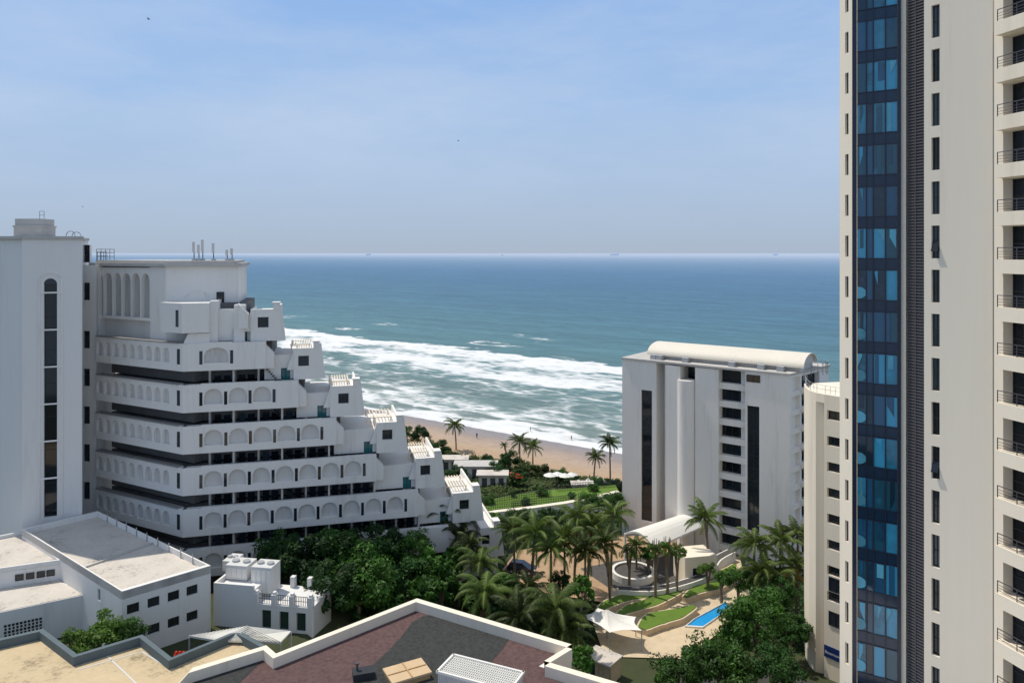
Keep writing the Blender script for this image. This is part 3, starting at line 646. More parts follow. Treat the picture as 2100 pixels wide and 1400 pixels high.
rf=MB(); rf.prism([fM.p(uL-.1,.2,0),fM.p(U(1620)+.1,.4,0),fE.p(fE.L+.2,.2,0),fE.p(fE.L,-9,0),fM.p(uL-.1,-10.2,0)],zt+.02,zt+.35); rf.build('roof',MT['cap'],mid)
vt=MB(); ua,ub=fM.upx(1338,-4),fM.upx(1656,-4); sg=18
def vp(u,j,r): a=math.pi*j/sg; return fM.p(u,-5.9+4.0*math.cos(a)*r,zt+1.0+1.85*math.sin(a)*r)
for j in range(sg):
    for i in range(12):
        a=ua+(ub-ua)*i/12; b=ua+(ub-ua)*(i+1)/12
        vt.poly([vp(a,j,1),vp(b,j,1),vp(b,j+1,1),vp(a,j+1,1)])
    vt.poly([vp(ua,j,.93),vp(ub,j,.93),vp(ub,j+1,.93),vp(ua,j+1,.93)])
    for u in (ua,ub): vt.poly([vp(u,j,1),vp(u,j+1,1),vp(u,j+1,.93),vp(u,j,.93)])
vt.build('vault_roof',MT['vault'],mid)
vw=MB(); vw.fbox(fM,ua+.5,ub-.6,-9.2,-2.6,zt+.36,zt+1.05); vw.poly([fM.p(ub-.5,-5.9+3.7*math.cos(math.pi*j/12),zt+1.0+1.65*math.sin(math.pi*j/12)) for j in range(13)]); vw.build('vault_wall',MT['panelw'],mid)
for px in (1340,1352,1405,1500,1560,1600): 
    u=fM.upx(px,-1); MB().fbox(fM,u-.5,u+.5,-1.8,-.8,zt+.36,zt+1.1).build('roof_box',MT['galv'],mid)
gb=MB(); pts=[fE.p(4+7*math.sin(t)*.9+.5,.1+1.5*math.sin(t*2),zt-.6) for t in [math.pi/2*j/8 for j in range(9)]]
rail(gb,pts,2.0,.8,.04,3); gb.build('glazed_screen',MT['galv'],mid)
# ---------- vegetation meshes
def leafcloud(name,seed,rx,rz,ncl,nl,ls,mat):
    r=random.Random(seed); v=[]; f=[]
    cl=[]
    for i in range(ncl):
        a=r.uniform(0,6.283); c=r.uniform(-.45,1); s=math.sqrt(1-c*c); k=r.uniform(.45,.98)
        cl.append((V((rx*k*s*math.cos(a),rx*k*s*math.sin(a),rz*(1+k*c))),r.uniform(.15,.37)*rx))
    for i in range(nl):
        c,cr=cl[i%ncl]; d=V((r.gauss(0,1),r.gauss(0,1),r.gauss(0,1)+.25)).normalized(); p=c+V((d.x,d.y,d.z*.8))*cr*r.uniform(.55,1.15)
        n=(d+V((r.gauss(0,.5),r.gauss(0,.5),r.gauss(0,.5)+.35))).normalized(); t=n.orthogonal().normalized(); t=Matrix.Rotation(r.uniform(0,6.28),3,n)@t; b=n.cross(t); L=ls*r.uniform(.6,1.3); w=L*.45
        k=len(v); v+=[tuple(p-t*L*.5),tuple(p+b*w*.5-n*L*.08),tuple(p+t*L*.5-n*L*.2),tuple(p-b*w*.5-n*L*.08)]; f.append((k,k+1,k+2,k+3))
    me=bpy.data.meshes.new(name); me.from_pydata(v,[],f); me.materials.append(mat); return me
def limbs(name,seed,h,rx):
    r=random.Random(seed); mb=MB(); mb.path([(0,0,-.5),(.1,0,h*.4),(.0,.1,h*.8)],[.28,.2,.16],7)
    for i in range(6):
        a=i*1.05+r.uniform(-.3,.3); mb.path([(0,.1,h*.55),(rx*.3*math.cos(a),rx*.3*math.sin(a),h*.85),(rx*.6*math.cos(a),rx*.6*math.sin(a),h*1.25)],[.13,.09,.04],5)
    me=bpy.data.meshes.new(name); me.from_pydata(mb.v,[],mb.f); me.materials.append(MT['trunk']); return me
CR={'d':[leafcloud('crown_dark%d'%i,20+i,1,.8,28,5400,.13,MT['leafd']) for i in range(2)],'m':[leafcloud('crown_mid%d'%i,30+i,1,.8,34,6000,.12,MT['leafm']) for i in range(2)],
    'l':[leafcloud('crown_light%d'%i,40+i,1,.85,24,3600,.15,MT['leafl']) for i in range(1)],'n':[leafcloud('crown_dune%d'%i,50+i,1,.6,18,1500,.2,MT['dune']) for i in range(2)],
    'b':[leafcloud('crown_bigleaf%d'%i,60+i,1,.9,20,900,.38,MT['leafm']) for i in range(2)]}
TR=[limbs('limbs%d'%i,70+i,1,.8) for i in range(2)]
def mesh_child(name,me,par,loc=(0,0,0),scale=(1,1,1),rz=0):
    o=bpy.data.objects.new(name,me); COL.objects.link(o); o.parent=par; o.location=loc; o.scale=scale; o.rotation_euler=(0,0,rz); return o
def tree(px,py,Y,r,typ,label,name='broadleaf_tree',group='broadleaf trees',cat='tree',sq=1.):
    c=at(px,py,Y); g=zg(c.x,c.y); t=thing(name,label,cat,(c.x,c.y,g),group)
    rz=r*.8*sq; zb=c.z-rz-g
    mesh_child('crown',R.choice(CR[typ]),t,(0,0,max(zb,0)),(r,r,r*sq),R.uniform(0,6.28))
    mesh_child('trunk',R.choice(TR),t,(0,0,0),(1,1,max(1.2,zb+rz*.7)),R.uniform(0,6))
    return t
def frondcrown(name,seed,nf,L0,droop,mat):
    r=random.Random(seed); v=[]; f=[]
    for i in range(nf):
        az=i*2.39996+r.uniform(-.25,.25); k=i/nf; el=1.35-1.8*k+r.uniform(-.15,.15); L=L0*r.uniform(.85,1.12)
        ca,sa=math.cos(az),math.sin(az); pts=[]; e=el; x=0; z=0; ns=9; twist=r.uniform(-.4,.4)
        for j in range(ns+1):
            pts.append(V((x*ca,x*sa,z))); x+=math.cos(e)*L/ns; z+=math.sin(e)*L/ns; e-=droop*(.5+1.2*j/ns)/ns*2
        sd_=V((-sa,ca,0))
        for j in range(ns):
            a,b=pts[j],pts[j+1]; k2=len(v); w=.05*(1-j/ns)+.015
            v+=[tuple(a-sd_*w),tuple(a+sd_*w),tuple(b+sd_*w),tuple(b-sd_*w)]; f.append((k2,k2+1,k2+2,k2+3))
            if j==0: continue
            for q in (0,.25,.5,.75):
                p=a.lerp(b,q); t=(j+q)/ns; ll=L*.22*math.sin(math.pi*min(1,t*.86+.14))**.7; dr=(b-a).normalized()
                for s in (-1,1):
                    d=(sd_*s*.75+dr*.65+V((0,0,-.45-.3*s*twist+r.uniform(-.2,.15)))).normalized(); wv=dr*.05
                    k2=len(v); v+=[tuple(p-wv),tuple(p+wv),tuple(p+d*ll*.6+wv*.8),tuple(p+d*ll+V((0,0,-.12*ll)))]; f.append((k2,k2+1,k2+2,k2+3))
    me=bpy.data.meshes.new(name); me.from_pydata(v,[],f); me.materials.append(mat); return me
PC=[frondcrown('palm_fronds%d'%i,80+i,19,3.3,.75+.15*i,MT['palm']) for i in range(3)]
PDRY=frondcrown('dry_fronds',90,7,2.3,.6,MT['palmy'])
PT=[]
for i in range(3):
    b=(.0,.7,-.9)[i]; mb=MB(); n=14; mb.path([(b*(j/n)**1.7,0,j/n) for j in range(n+1)],[.2-.08*(j/n)+.015*(j%2) for j in range(n+1)],7)
    me=bpy.data.meshes.new('palm_trunk%d'%i); me.from_pydata(mb.v,[],mb.f); me.materials.append(MT['trunk']); PT.append((me,b))
def palm(px,py,h,sc,label,group,dry=False,base=None):
    if base: g=ong(*base); Y=g.y; 
    else:
        Y=100.
        for _ in range(12):
            c=at(px,py,Y); Y=(HC-h-zg(c.x,c.y))*F/(py-518)
    c=at(px,py,Y); i=R.randrange(3); me,b=PT[i]; rz=R.uniform(0,6.28); g=zg(c.x,c.y)
    bx,by=c.x-b*math.cos(rz),c.y-b*math.sin(rz); t=thing('palm_tree',label,'palm',(bx,by,g),group); hh=c.z-g
    mesh_child('trunk',me,t,(0,0,0),(1,1,hh),rz)
    mesh_child('crown',R.choice(PC),t,(c.x-bx,c.y-by,hh-.1),(sc,sc,sc),R.uniform(0,6.28))
    if dry: mesh_child('dry_fronds',PDRY,t,(c.x-bx,c.y-by,hh-.25),(sc,sc,-sc*.6),R.uniform(0,6))
    return t
R.seed(11)
for d_ in [(572,1132,94,3.0,'d','dark rounded tree standing against the lowest hotel band, left of the tree mass'),
 (645,1196,90,4.4,'d','broad dark tree behind the plant building'),(706,1150,94,5.0,'m','largest bushy tree at the centre of the dark tree mass'),
 (770,1128,98,4.0,'d','dark tree at the upper right of the tree mass below the hotel'),(735,1222,88,4.6,'m','bushy tree in front of the mass, above the gravel roof parapet'),
 (672,1250,84,3.4,'d','low dark tree right of the green doors'),(835,1196,93,3.6,'d','dark leafy tree between tree mass and palm clump'),(845,1128,99,3.0,'m','small bright tree below the right end of the hotel'),
 (1550,1268,80,3.6,'m','big green leafy tree in front of the curved white block'),(1476,1370,75,3.5,'m','broad leafy tree at the bottom right, left of the big one'),(1395,1384,73,2.7,'m','leafy tree beside the tent at the bottom of the picture'),(1585,1375,74,2.8,'d','dark tree at the foot of the curved block'),(1508,1312,80,2.0,'m','small leafy tree hiding the near end of the pool')]:
    tree(*d_)
for d_ in [(200,1308,70,2.4,'l','pale green shrub between the low white building and the slate parapet, left one'),(255,1300,71,1.9,'m','green shrub under the windows of the low white building'),(150,1318,69,1.4,'l','small light shrub at the left of the slate parapet notch'),
 (1210,1028,126,1.9,'m','rounded clipped shrub on the resort lawn edge'),(1330,1140,108,1.2,'b','leafy shrub under the entrance canopy'),(1452,1170,103,1.5,'l','light shrub on the curved planter wall right end'),(1480,1185,100,1.0,'b','broad leaved plant by the curved wall'),
 (800,1240,90,2.6,'b','banana plant clump left of the palms, nearest the parapet'),(880,1160,97,2.6,'b','banana plant clump under the leftmost plaza palm'),(905,1205,93,2.8,'b','banana plant clump in the middle of the left palms'),(940,1150,99,2.2,'b','banana plant clump beside the car park'),(990,1240,89,2.4,'b','banana plant clump in front of the brown paving'),(860,1225,90,2.6,'b','banana plant clump above the maroon gravel corner'),(1200,1355,76,1.6,'b','broad leaved plant at the gravel roof right corner'),(1620,1290,86,2.2,'d','dark shrub against the curved white block'),(1020,1280,86,2.2,'d','dark shrub below the front palms'),(1110,1290,84,2.4,'d','dark shrub under the big front palm'),(1600,1215,92,2.4,'d','dark shrub under the right hand palms'),
 (1010,1075,121,2.2,'b','leafy bush against the left end of the arched garden wall'),(1065,1068,122,2.6,'m','green bush in front of the arched garden wall, left'),(1130,1062,123,2.2,'d','dark bush in front of the arched garden wall, middle'),(1255,1030,127,2.4,'m','bush where the garden wall meets the beach block'),(1515,1190,98,2.2,'m','green bush beside the upper right lawn strip'),
 (1040,1200,94,2.0,'m','leafy bush at the left end of the brown paving'),(1190,1215,92,1.8,'b','broad leaved bush left of the curved white wall'),(1150,1190,96,1.4,'d','dark bush among the palm trunks in the plaza middle')]:
    tree(*d_,name='shrub',group='garden shrubs',cat='shrub')
PL=[(918,1056,9.5,1.2,0,'leftmost tall plaza palm rising above the banana plants'),(945,1096,7.5,1.1,1,'yellow fringed palm just right of the leftmost plaza palm'),(1052,1085,9.5,1.05,0,'slim palm behind the brown car park'),(1098,1093,10,1.35,0,'wide crowned palm left of centre in the plaza clump'),(1158,1103,9.5,1.2,1,'palm with hanging dry fronds in the plaza clump middle'),(1186,1058,10.5,1.15,0,'tall palm at the back of the plaza clump'),(1215,1080,9.5,1.1,1,'palm with brown dry skirt behind the round planter'),(1258,1054,10.5,1.1,0,'tallest palm left of the white entrance canopy'),(1240,1112,9,1.1,1,'dry skirted palm in front of the entrance canopy'),(1200,1125,8.5,1.1,1,'short dry skirted palm at the lower edge of the plaza clump'),(985,1155,7.5,1.2,0,'palm in front of the parked car, left side'),(995,1215,7.5,1.3,0,'low palm over the left end of the brown paving'),(1140,1250,8,1.5,0,'big sprawling palm nearest the white tent'),(1062,1265,7,1.35,0,'low wide palm behind the gravel roof peak'),(1165,1292,6,1.2,0,'low palm left of the tent'),(1305,1118,5,.75,0,'small palm on the round planter'),(1445,1062,9.5,1.15,0,'single palm right of the entrance canopy'),(1548,1116,9.5,1.2,0,'left palm of the group by the curved white block'),(1600,1108,10,1.15,0,'middle tall palm of the group by the curved white block'),(1632,1160,8,1.15,1,'dry skirted palm touching the curved white block'),(1562,1170,7,1.1,0,'short palm at the lower left of the right hand group'),(1636,1096,10.5,1.0,0,'tallest palm nearest the curved white block'),(1592,1185,6.5,1.05,0,'low palm in front of the right hand group'),(965,1118,8,1.0,0,'thin palm behind the yellow fringed palm'),(1130,1128,8.5,1.15,0,'leafy palm hiding the parked car right side'),(1085,1205,6,1.05,0,'low palm in front of the parked car')]
for (x,y,h,s,dr,lab) in PL: palm(x,y,h,s,lab,'palms in the plaza gardens',dr)
for (x,y,b,s,lab) in [(932,872,(930,922),1.15,'lone tall palm at the top of the beach'),(1066,905,(1070,968),1.05,'left palm of the pair above the dune bushes'),(1093,915,(1095,965),1.0,'right palm of the pair above the dune bushes'),(1034,912,(1036,945),.45,'small thin palm left of the palm pair'),(1222,936,(1225,990),.9,'shorter palm beside the lawn near the beach block'),(1250,908,(1256,992),1.05,'tall palm leaning beside the beach block'),(830,885,(832,925),.8,'small palm behind the hotel terraces')]:
    palm(x,y,8,s,lab,'palms along the beach',base=b)
dl=['dune bush %s'%w for w in ['behind the hotel third terrace','left of the lone beach palm','dark and conical beside the hotel','below the lone beach palm','right of the lone beach palm','at the left end of the resort gardens','above the pavilion roofs','in front of the palm pair','under the palm pair','right of the palm pair','above the red umbrella','on the crest above the resort parasols','left of the white gateposts','beside the shorter beach palm','between the two right beach palms','at the foot of the tall leaning palm','near the resort pool','low against the beach sand centre','behind the pavilion','beside the hotel lowest terrace']]
for i,(x,y,r) in enumerate([(826,890,2.6),(880,918,2.6),(862,898,3.0),(905,930,3.0),(925,938,2.4),(880,960,3.0),(960,950,2.6),(1045,955,3.0),(1075,965,2.6),(1110,968,2.4),(1060,985,2.2),(1150,978,2.0),(1180,988,1.6),(1225,990,1.6),(1245,996,1.8),(1265,1000,1.8),(935,985,2.6),(1000,955,2.4),(1015,975,2.6),(960,1010,2.2)]):
    g=ong(x,y+12); tree(x,y,g.y,r,'d' if i in(2,0,3) else R.choice('nnmd'),dl[i],name='dune_bush',group='bushes along the dune',cat='bush')
def cover(name,label,quads,n,size,h,mat,seed):
    r=random.Random(seed); mb=MB()
    for i in range(n):
        q=quads[i%len(quads)]; a,b=r.random(),r.random(); p=q[0].lerp(q[1],a).lerp(q[3].lerp(q[2],a),b); p=V((p.x,p.y,zg(p.x,p.y)+r.random()*h*(.5+.5*math.sin(p.x*.7)*math.cos(p.y*.5))))
        nrm=V((r.gauss(0,.6),r.gauss(0,.6),1)).normalized(); t=Matrix.Rotation(r.uniform(0,6.28),3,nrm)@nrm.orthogonal().normalized(); bb=nrm.cross(t); L=size*r.uniform(.6,1.4)
        mb.poly([p-t*L*.5,p+bb*L*.22,p+t*L*.5,p-bb*L*.22])
    tag(mb.build(name,mat,loc=(0,0,0)),label,'ground cover',kind='stuff')
G=lambda *a:[ong(x,y) for x,y in a]
Q=lambda z,*a:[onz(x,y,z) for x,y in a]
cover('dune_scrub','low green scrub covering the dune between the beach and the resort',[G((820,905),(960,935),(960,985),(830,960)),G((960,932),(1130,965),(1130,1000),(960,985)),G((1130,965),(1275,992),(1275,1003),(1130,1000)),G((820,960),(960,985),(985,1010),(880,1000)),G((960,985),(1130,1000),(1050,1012),(985,1030))],11000,.75,1.2,MT['dune'],1)
cover('garden_ground_cover','dense low leaves filling the garden beds under the palms',[Q(0,(850,1130),(1040,1100),(1040,1260),(850,1270)),Q(0,(960,1240),(1220,1230),(1220,1320),(960,1320)),Q(0,(1530,1130),(1660,1130),(1660,1340),(1520,1330)),Q(4,(560,1200),(860,1180),(860,1290),(640,1290)),Q(0,(1400,1345),(1500,1320),(1560,1390),(1400,1390)),Q(-.8,(960,1075),(1280,1045),(1290,1085),(1000,1118))],17000,.7,1.6,MT['leafd'],2)
# ---------- plaza
def strip(name,pts,z,m,label,cat): return struct(sheet(pts,z,name,m),label,cat)
strip('plaza_paving',Q(.1,(1010,1195),(1060,1128),(1280,1095),(1440,1110),(1330,1215),(1240,1235),(1120,1215)),.1,MT['paving'],'brown brick forecourt with parked car among the palms','paving')
strip('service_road',[V((30,84,0)),V((40,78,0)),V((60,60,0)),V((24,55,0)),V((14,76,0)),V((22,86,0))],.06,MT['asphalt'],'dark road at the foot of the curved block','road')
strip('terrace_paving',Q(.12,(1215,1275),(1255,1205),(1420,1190),(1515,1135),(1540,1225),(1470,1300),(1400,1350),(1240,1345)),.12,MT['stone'],'beige stone terrace around the lawns and pool','paving')
strip('pebble_bed',Q(.14,(1190,1165),(1260,1150),(1400,1130),(1470,1140),(1430,1185),(1340,1205),(1250,1205)),.14,MT['pebble'],'dark pebble bed around the round planter','bed')
def ribbon(name,label,cpts,ws,z0,z1,mw,mt,group,inner,cat):
    n=len(cpts); P=[]
    for i in range((n-1)*6+1):
        k=min(i//6,n-2); t=i/6-k; p0,p1,p2,p3=[cpts[max(0,min(n-1,k+j))] for j in (-1,0,1,2)]
        P.append((.5*((2*p1)+(p2-p0)*t+(2*p0-5*p1+4*p2-p3)*t*t+(3*p1-p0-3*p2+p3)*t**3),ws[k]+(ws[k+1]-ws[k])*t))
    def edge(off):
        l=[];r=[]
        for i,(p,w) in enumerate(P):
            d=(P[min(i+1,len(P)-1)][0]-P[max(i-1,0)][0]); d.z=0; d.normalize(); nn=V((-d.y,d.x,0)); l.append(p+nn*(w+off)); r.append(p-nn*(w+off))
        return l,r
    t=thing(name,label,cat,(cpts[0].x,cpts[0].y,z0),group)
    l,r=edge(.25); mb=MB()
    for i in range(len(l)-1): mb.prism([l[i],l[i+1],r[i+1],r[i]],z0,z1)
    mb.build('retaining_wall',mw,t)
    l,r=edge(0); mb=MB()
    for i in range(len(l)-1): mb.prism([l[i],l[i+1],r[i+1],r[i]],z1-.05,z1+.06)
    mb.build(inner,mt,t)
for i,(pts,ws) in enumerate([([(1228,1256),(1250,1240),(1285,1228),(1330,1222),(1370,1212)],[.3,.8,.9,.7,.2]),([(1268,1264),(1296,1250),(1335,1238),(1375,1222),(1400,1212)],[.3,.9,1.0,.7,.2]),([(1316,1292),(1345,1272),(1385,1262),(1424,1246)],[.5,1.5,1.2,.3]),([(1405,1228),(1432,1212),(1465,1204),(1505,1186)],[.3,.9,1.0,.3]),([(1440,1196),(1468,1184),(1495,1172),(1508,1160)],[.2,.7,.7,.2])]):
    ribbon('lawn_bed',['curling lawn strip nearest the white curved wall','second curling lawn strip from the white curved wall','widest curling lawn strip beside the tent','upper right lawn strip above the pool','small top lawn strip under the end of the white curved wall'][i],Q(.6,*pts),ws,.05,.85,MT['stone'],MT['lawn'],'walled lawn strips','turf','lawn')
ribbon('curved_planter_wall','long white curved retaining wall sweeping in front of the pebble bed',Q(1,(1268,1212),(1340,1214),(1410,1198),(1450,1180),(1470,1152),(1500,1135)),[.5]*6,.0,1.5,MT['membrane'],MT['pebble'],None,'bed','wall')
pc=onz(1298,1172,.8); pl_=thing('round_planter','round white planter bowl with small trees by the entrance','planter',(pc.x,pc.y,0)); mb=MB(); n=28
for r0,r1,z0,z1 in ((3.0,3.2,0,.9),(2.75,3.2,.9,1.1)):
    for j in range(n):
        a,b=2*math.pi*j/n,2*math.pi*(j+1)/n; mb.prism([(pc.x+r*math.cos(t),pc.y+r*math.sin(t)) for r,t in ((r0,a),(r1,a),(r1,b),(r0,b))],z0,z1)
mb.build('rim',MT['membrane'],pl_); MB().prism([(pc.x+3*math.cos(2*math.pi*j/n),pc.y+3*math.sin(2*math.pi*j/n)) for j in range(n)],.5,.85).build('soil',MT['pebble'],pl_)
for i,(x,y) in enumerate(((1345,1130),(1368,1125),(1388,1132),(1290,1135))):
    tree(x,y,100+i,1.25,'l',['thin frangipani tree nearest the round planter','thin frangipani tree, middle of three in the pebble bed','thin frangipani tree, rightmost of three in the pebble bed','small frangipani tree growing in the round planter'][i],name='frangipani_tree',group='young frangipani trees')
pp=Q(.14,(1408,1284),(1425,1270),(1488,1236),(1497,1248),(1442,1286)); struct(sheet(pp,.16,'pool_water',MT['pool']),'bright blue swimming pool water','water')
mb=MB()
for i in range(5):
    a,b=pp[i],pp[(i+1)%5]; cc=sum(pp,V())/5; mb.prism([a,b,b+(b-cc)*.08,a+(a-cc)*.08],.1,.32)
tag(mb.build('pool_coping',MT['membrane']),'white coping around the blue pool','pool edge')
cn=thing('entrance_canopy','white curved entrance canopy in front of the beach block','canopy',onz(1360,1130,0))
c4=[onz(1282,1092,4.6),onz(1400,1054,4.6),onz(1446,1076,4.2),onz(1342,1122,4.2)]; mb=MB(); n=12
P=[[c4[0].lerp(c4[3],j/8).lerp(c4[1].lerp(c4[2],j/8),i/n)+V((0,0,1.1*math.sin(math.pi*j/8))) for j in range(9)] for i in range(n+1)]
dz=V((0,0,.3))
for i in range(n):
    for j in range(8):
        q=[P[i][j],P[i+1][j],P[i+1][j+1],P[i][j+1]]; mb.poly(q); mb.poly([p-dz for p in q])
for j in range(8):
    for i in (0,n): mb.poly([P[i][j],P[i][j+1],P[i][j+1]-dz,P[i][j]-dz])
for i in range(n):
    for j in (0,8): mb.poly([P[i][j],P[i+1][j],P[i+1][j]-dz,P[i][j]-dz])
mb.build('roof',MT['membrane'],cn)
for i in (0,6,12):
    for j in (0,8): q=P[i][j]; MB().tube((q.x,q.y,-.5),(q.x,q.y,q.z-.1),.16,k=8).build('post',MT['whitec'],cn)
f=Fr(at(1405,0,105),at(1470,0,106)); fd=MB(); hs=[(1.2,2.6,.2,2.6)]; facade(fd,f,0,f.L,-.5,4.2,0,hs,.4); fd.fbox(f,0,f.L,-4,-.45,-.5,4.19); fd.fbox(f,-.02,.0,-.5,0,-.5,4.2);fd.fbox(f,0,f.L,-.5,-.003,4.1,4.22)
eb=thing('entrance_lodge','plain white lodge under the right end of the entrance canopy','building',f.p(2,-2,0)); fd.build('wall',MT['cream'],eb); win(eb,f,hs[0],-.38,name='door')
tn=thing('shade_tent','white peaked tensile shade tent beside the pool terrace','tent',onz(1262,1320,0)); cs=[onz(x,y,2.6) for x,y in ((1186,1262),(1226,1246),(1304,1264),(1316,1292),(1250,1296))]; mb=MB(); cc=sum(cs,V())/5; cc=V((cc.x-.6,cc.y+.5,0))
for i in range(5):
    a,b=cs[i],cs[(i+1)%5]; prv=None; c5=sum(cs,V())/5
    for s in range(9):
        t=s/8; h=(1-t)**2.2; row=[]
        for k in range(7):
            q=a.lerp(b,k/6); q=q.lerp(c5,.16*math.sin(math.pi*k/6)); r=V((cc.x,cc.y,0)).lerp(V((q.x,q.y,0)),.03+.97*t); row.append(V((r.x,r.y,2.6+1.1*h-.25*math.sin(math.pi*k/6)*t*(1-t)*2)))
        if prv:
            for k in range(6): mb.poly([prv[k],prv[k+1],row[k+1],row[k]])
        prv=row
mb.build('membrane',MT['membrane'],tn)
for p in cs: MB().tube((p.x,p.y,-.2),(p.x,p.y,2.6),.06).build('pole',MT['galv'],tn)
MB().tube((cc.x,cc.y,0),(cc.x,cc.y,3.65),.08).build('pole',MT['galv'],tn)
f=Fr(at(1200,0,83),at(1250,0,81)); kb=thing('pool_kiosk','small beige flat roofed kiosk below the shade tent','kiosk',f.p(1.5,-1,0)); mb=MB(); facade(mb,f,0,f.L,0,2.2,0,[(.5,1.3,.1,1.9),(1.7,2.4,.9,1.9)],.2); mb.fbox(f,0,f.L,-2.4,-.25,0,2.2); mb.build('wall',MT['stone'],kb); MB().fbox(f,-.2,f.L+.2,-2.6,.3,2.22,2.4).build('roof',MT['rooflt'],kb); MB().fbox(f,.52,1.28,-.19,-.12,.1,1.88).build('door',MT['door'],kb)
def car(loc,rz,label,paint,group=None):
    t=thing('parked_car',label,'car',loc,group); t.rotation_euler=(0,0,rz); o=V(loc)
    def b(m,n,mat,p=t): 
        m.v=[(x+o.x,y+o.y,z+o.z) for x,y,z in m.v]; return m.build(n,mat,p)
    prof=[(-2.1,.35),(-2.15,.75),(-2.0,.98),(-1.1,1.02),(.9,1.0),(1.9,.85),(2.15,.65),(2.12,.35)]; m=MB(); m.hexa([V((x,-.88,z)) for x,z in prof],[V((x,.88,z)) for x,z in prof]); b(m,'body',paint)
    m=MB(); m.hexa([V((x,y,1.0)) for x,y in ((-2.0,-.8),(1.1,-.8),(1.1,.8),(-2.0,.8))],[V((x,y,1.52)) for x,y in ((-1.6,-.66),(.25,-.66),(.25,.66),(-1.6,.66))]); b(m,'windows',MT['glass'])
    m=MB(); m.hexa([V((x,y,1.52)) for x,y in ((-1.65,-.68),(.3,-.68),(.3,.68),(-1.65,.68))],[V((x,y,1.6)) for x,y in ((-1.5,-.6),(.15,-.6),(.15,.6),(-1.5,.6))]); b(m,'roof',paint)
    for x in (-1.35,1.35):
        for y in (-.9,.9):
            m=MB(); m.tube((x,y-.1,.33),(x,y+.1,.33),.33,k=14); w=b(m,'wheel',MT['tyre']); m=MB(); m.tube((x,y-.11,.33),(x,y+.11,.33),.19,k=10); b(m,'rim',MT['galv'],w)
    for y in (-.65,.65):
        m=MB(); m.box(2.05,2.17,y-.2,y+.2,.62,.76); b(m,'headlight',MT['ac']); m=MB(); m.box(-2.17,-2.1,y-.18,y+.18,.7,.9); b(m,'tail_light',MT['lamp'])
c=onz(1070,1172,.1); car((c.x,c.y,.1),-.25,'dark blue parked car on the brown forecourt behind the palms',MT['carpaint'])
# ---------- resort between hotel and beach
strip('resort_lawn',Q(-.75,(982,1042),(1010,1022),(1110,1006),(1262,994),(1275,1018),(1190,1038),(1000,1062)),-.72,MT['lawn'],'bright green resort lawn in front of the dunes','lawn')
wpts=[onz(x,y,-.75) for x,y in ((960,1075),(1020,1064),(1090,1056),(1160,1046),(1215,1036),(1270,1022))]
rw=thing('garden_wall','long white garden wall with arched niches below the resort lawn','wall',(wpts[2].x,wpts[2].y,-3)); mb=MB(); m2=MB()
for i,(a,b) in enumerate(zip(wpts,wpts[1:])):
    f=Fr(a,b); mb.fbox(f,0,f.L,-.9,-.5,-4,.2+.001*i); archrow(mb,f,0,f.L,3 if f.L>4 else 2,-4,.4,-1.5,.8,.8,-.5,0); m2.fbox(f,-.1,f.L+.1,-1.0,.1,.42+.002*i,.6+.002*i)
mb.build('wall',MT['white'],rw); m2.build('coping',MT['cream'],rw)
for i,(a,b) in enumerate((((985,1036),(1130,1016)),((1050,1042),(1200,1024)),((1140,1006),(1270,996)),((990,1052),(1100,1040)))):
    p,q=onz(*a,-.72),onz(*b,-.72); mb=MB(); rail(mb,[p,q],1.3,.35,.045,3); tag(mb.build('lawn_fence',MT['frame']),['dark railing fence along the left of the resort lawn','dark railing fence crossing the middle of the resort lawn','dark railing fence at the back right of the resort lawn','dark railing fence in front on the left lawn edge'][i],'fence')
for i,(x,y,r) in enumerate(((1002,1032,1.3),(1052,1018,.8),(1078,1034,1.1),(1112,1016,1.3),(1172,1022,.9),(1216,1006,1.2))):
    p=onz(x,y,-.72); tree(x,y-6,p.y,r,'m',['leftmost','second','third','fourth','fifth','rightmost'][i]+' rounded shrub on the resort lawn counting from the left',name='lawn_shrub',group='rounded shrubs on the resort lawn',cat='shrub')
for i,(x,y,w,d,h,m) in enumerate(((975,975,9,4,2.8,'cap'),(930,958,6,3,2.6,'rooflt'),(1010,990,6,3,2.4,'rooflt'),(1195,1002,4,2,1.6,'rooflt'))):
    p=ong(x,y+8); t=thing('resort_pavilion',['flat grey roofed pavilion in the resort gardens','pale roofed hut left of the resort pavilion','low pale roofed hut in front of the pavilion','small white gate lodge at the right of the lawn'][i],'pavilion',p); mb=MB(); g=p.z
    mb.box(p.x-w/2,p.x+w/2,p.y,p.y+d,g-1,g+h); mb.build('wall',MT['white'],t); MB().box(p.x-w/2-.5,p.x+w/2+.5,p.y-.6,p.y+d+.4,g+h+.01,g+h+.3).build('roof',MT[m],t)
    for j in range(3): MB().box(p.x-w/2+w*(.12+.3*j),p.x-w/2+w*(.3+.3*j),p.y-.03,p.y+.02,g+.2,g+h-.5).build('opening',MT['darkrec'],t)
def umb(x,y,m,label,group):
    p=ong(x,y+8); t=thing('parasol',label,'parasol',p,group); MB().tube(p,p+V((0,0,2.5)),.04).build('pole',MT['galv'],t); mb=MB()
    for j in range(8):
        a,b=math.pi*j/4,math.pi*(j+1)/4; mb.poly([p+V((0,0,2.9)),p+V((1.5*math.cos(a),1.5*math.sin(a),2.25)),p+V((1.5*math.cos(b),1.5*math.sin(b),2.25))])
    mb.build('canopy',m,t)
for x,y,l in ((1050,986,'left red parasol in the resort garden'),(1062,989,'right red parasol in the resort garden'),): umb(x,y,MT['redbright'],l,'red parasols')
for i,(x,y) in enumerate(((1128,987),(1143,985),(1158,988),(1172,986))): umb(x,y,MT['membrane'],['leftmost','second from left','third from left','rightmost'][i]+' white parasol in the row by the dune','white parasols by the dune')
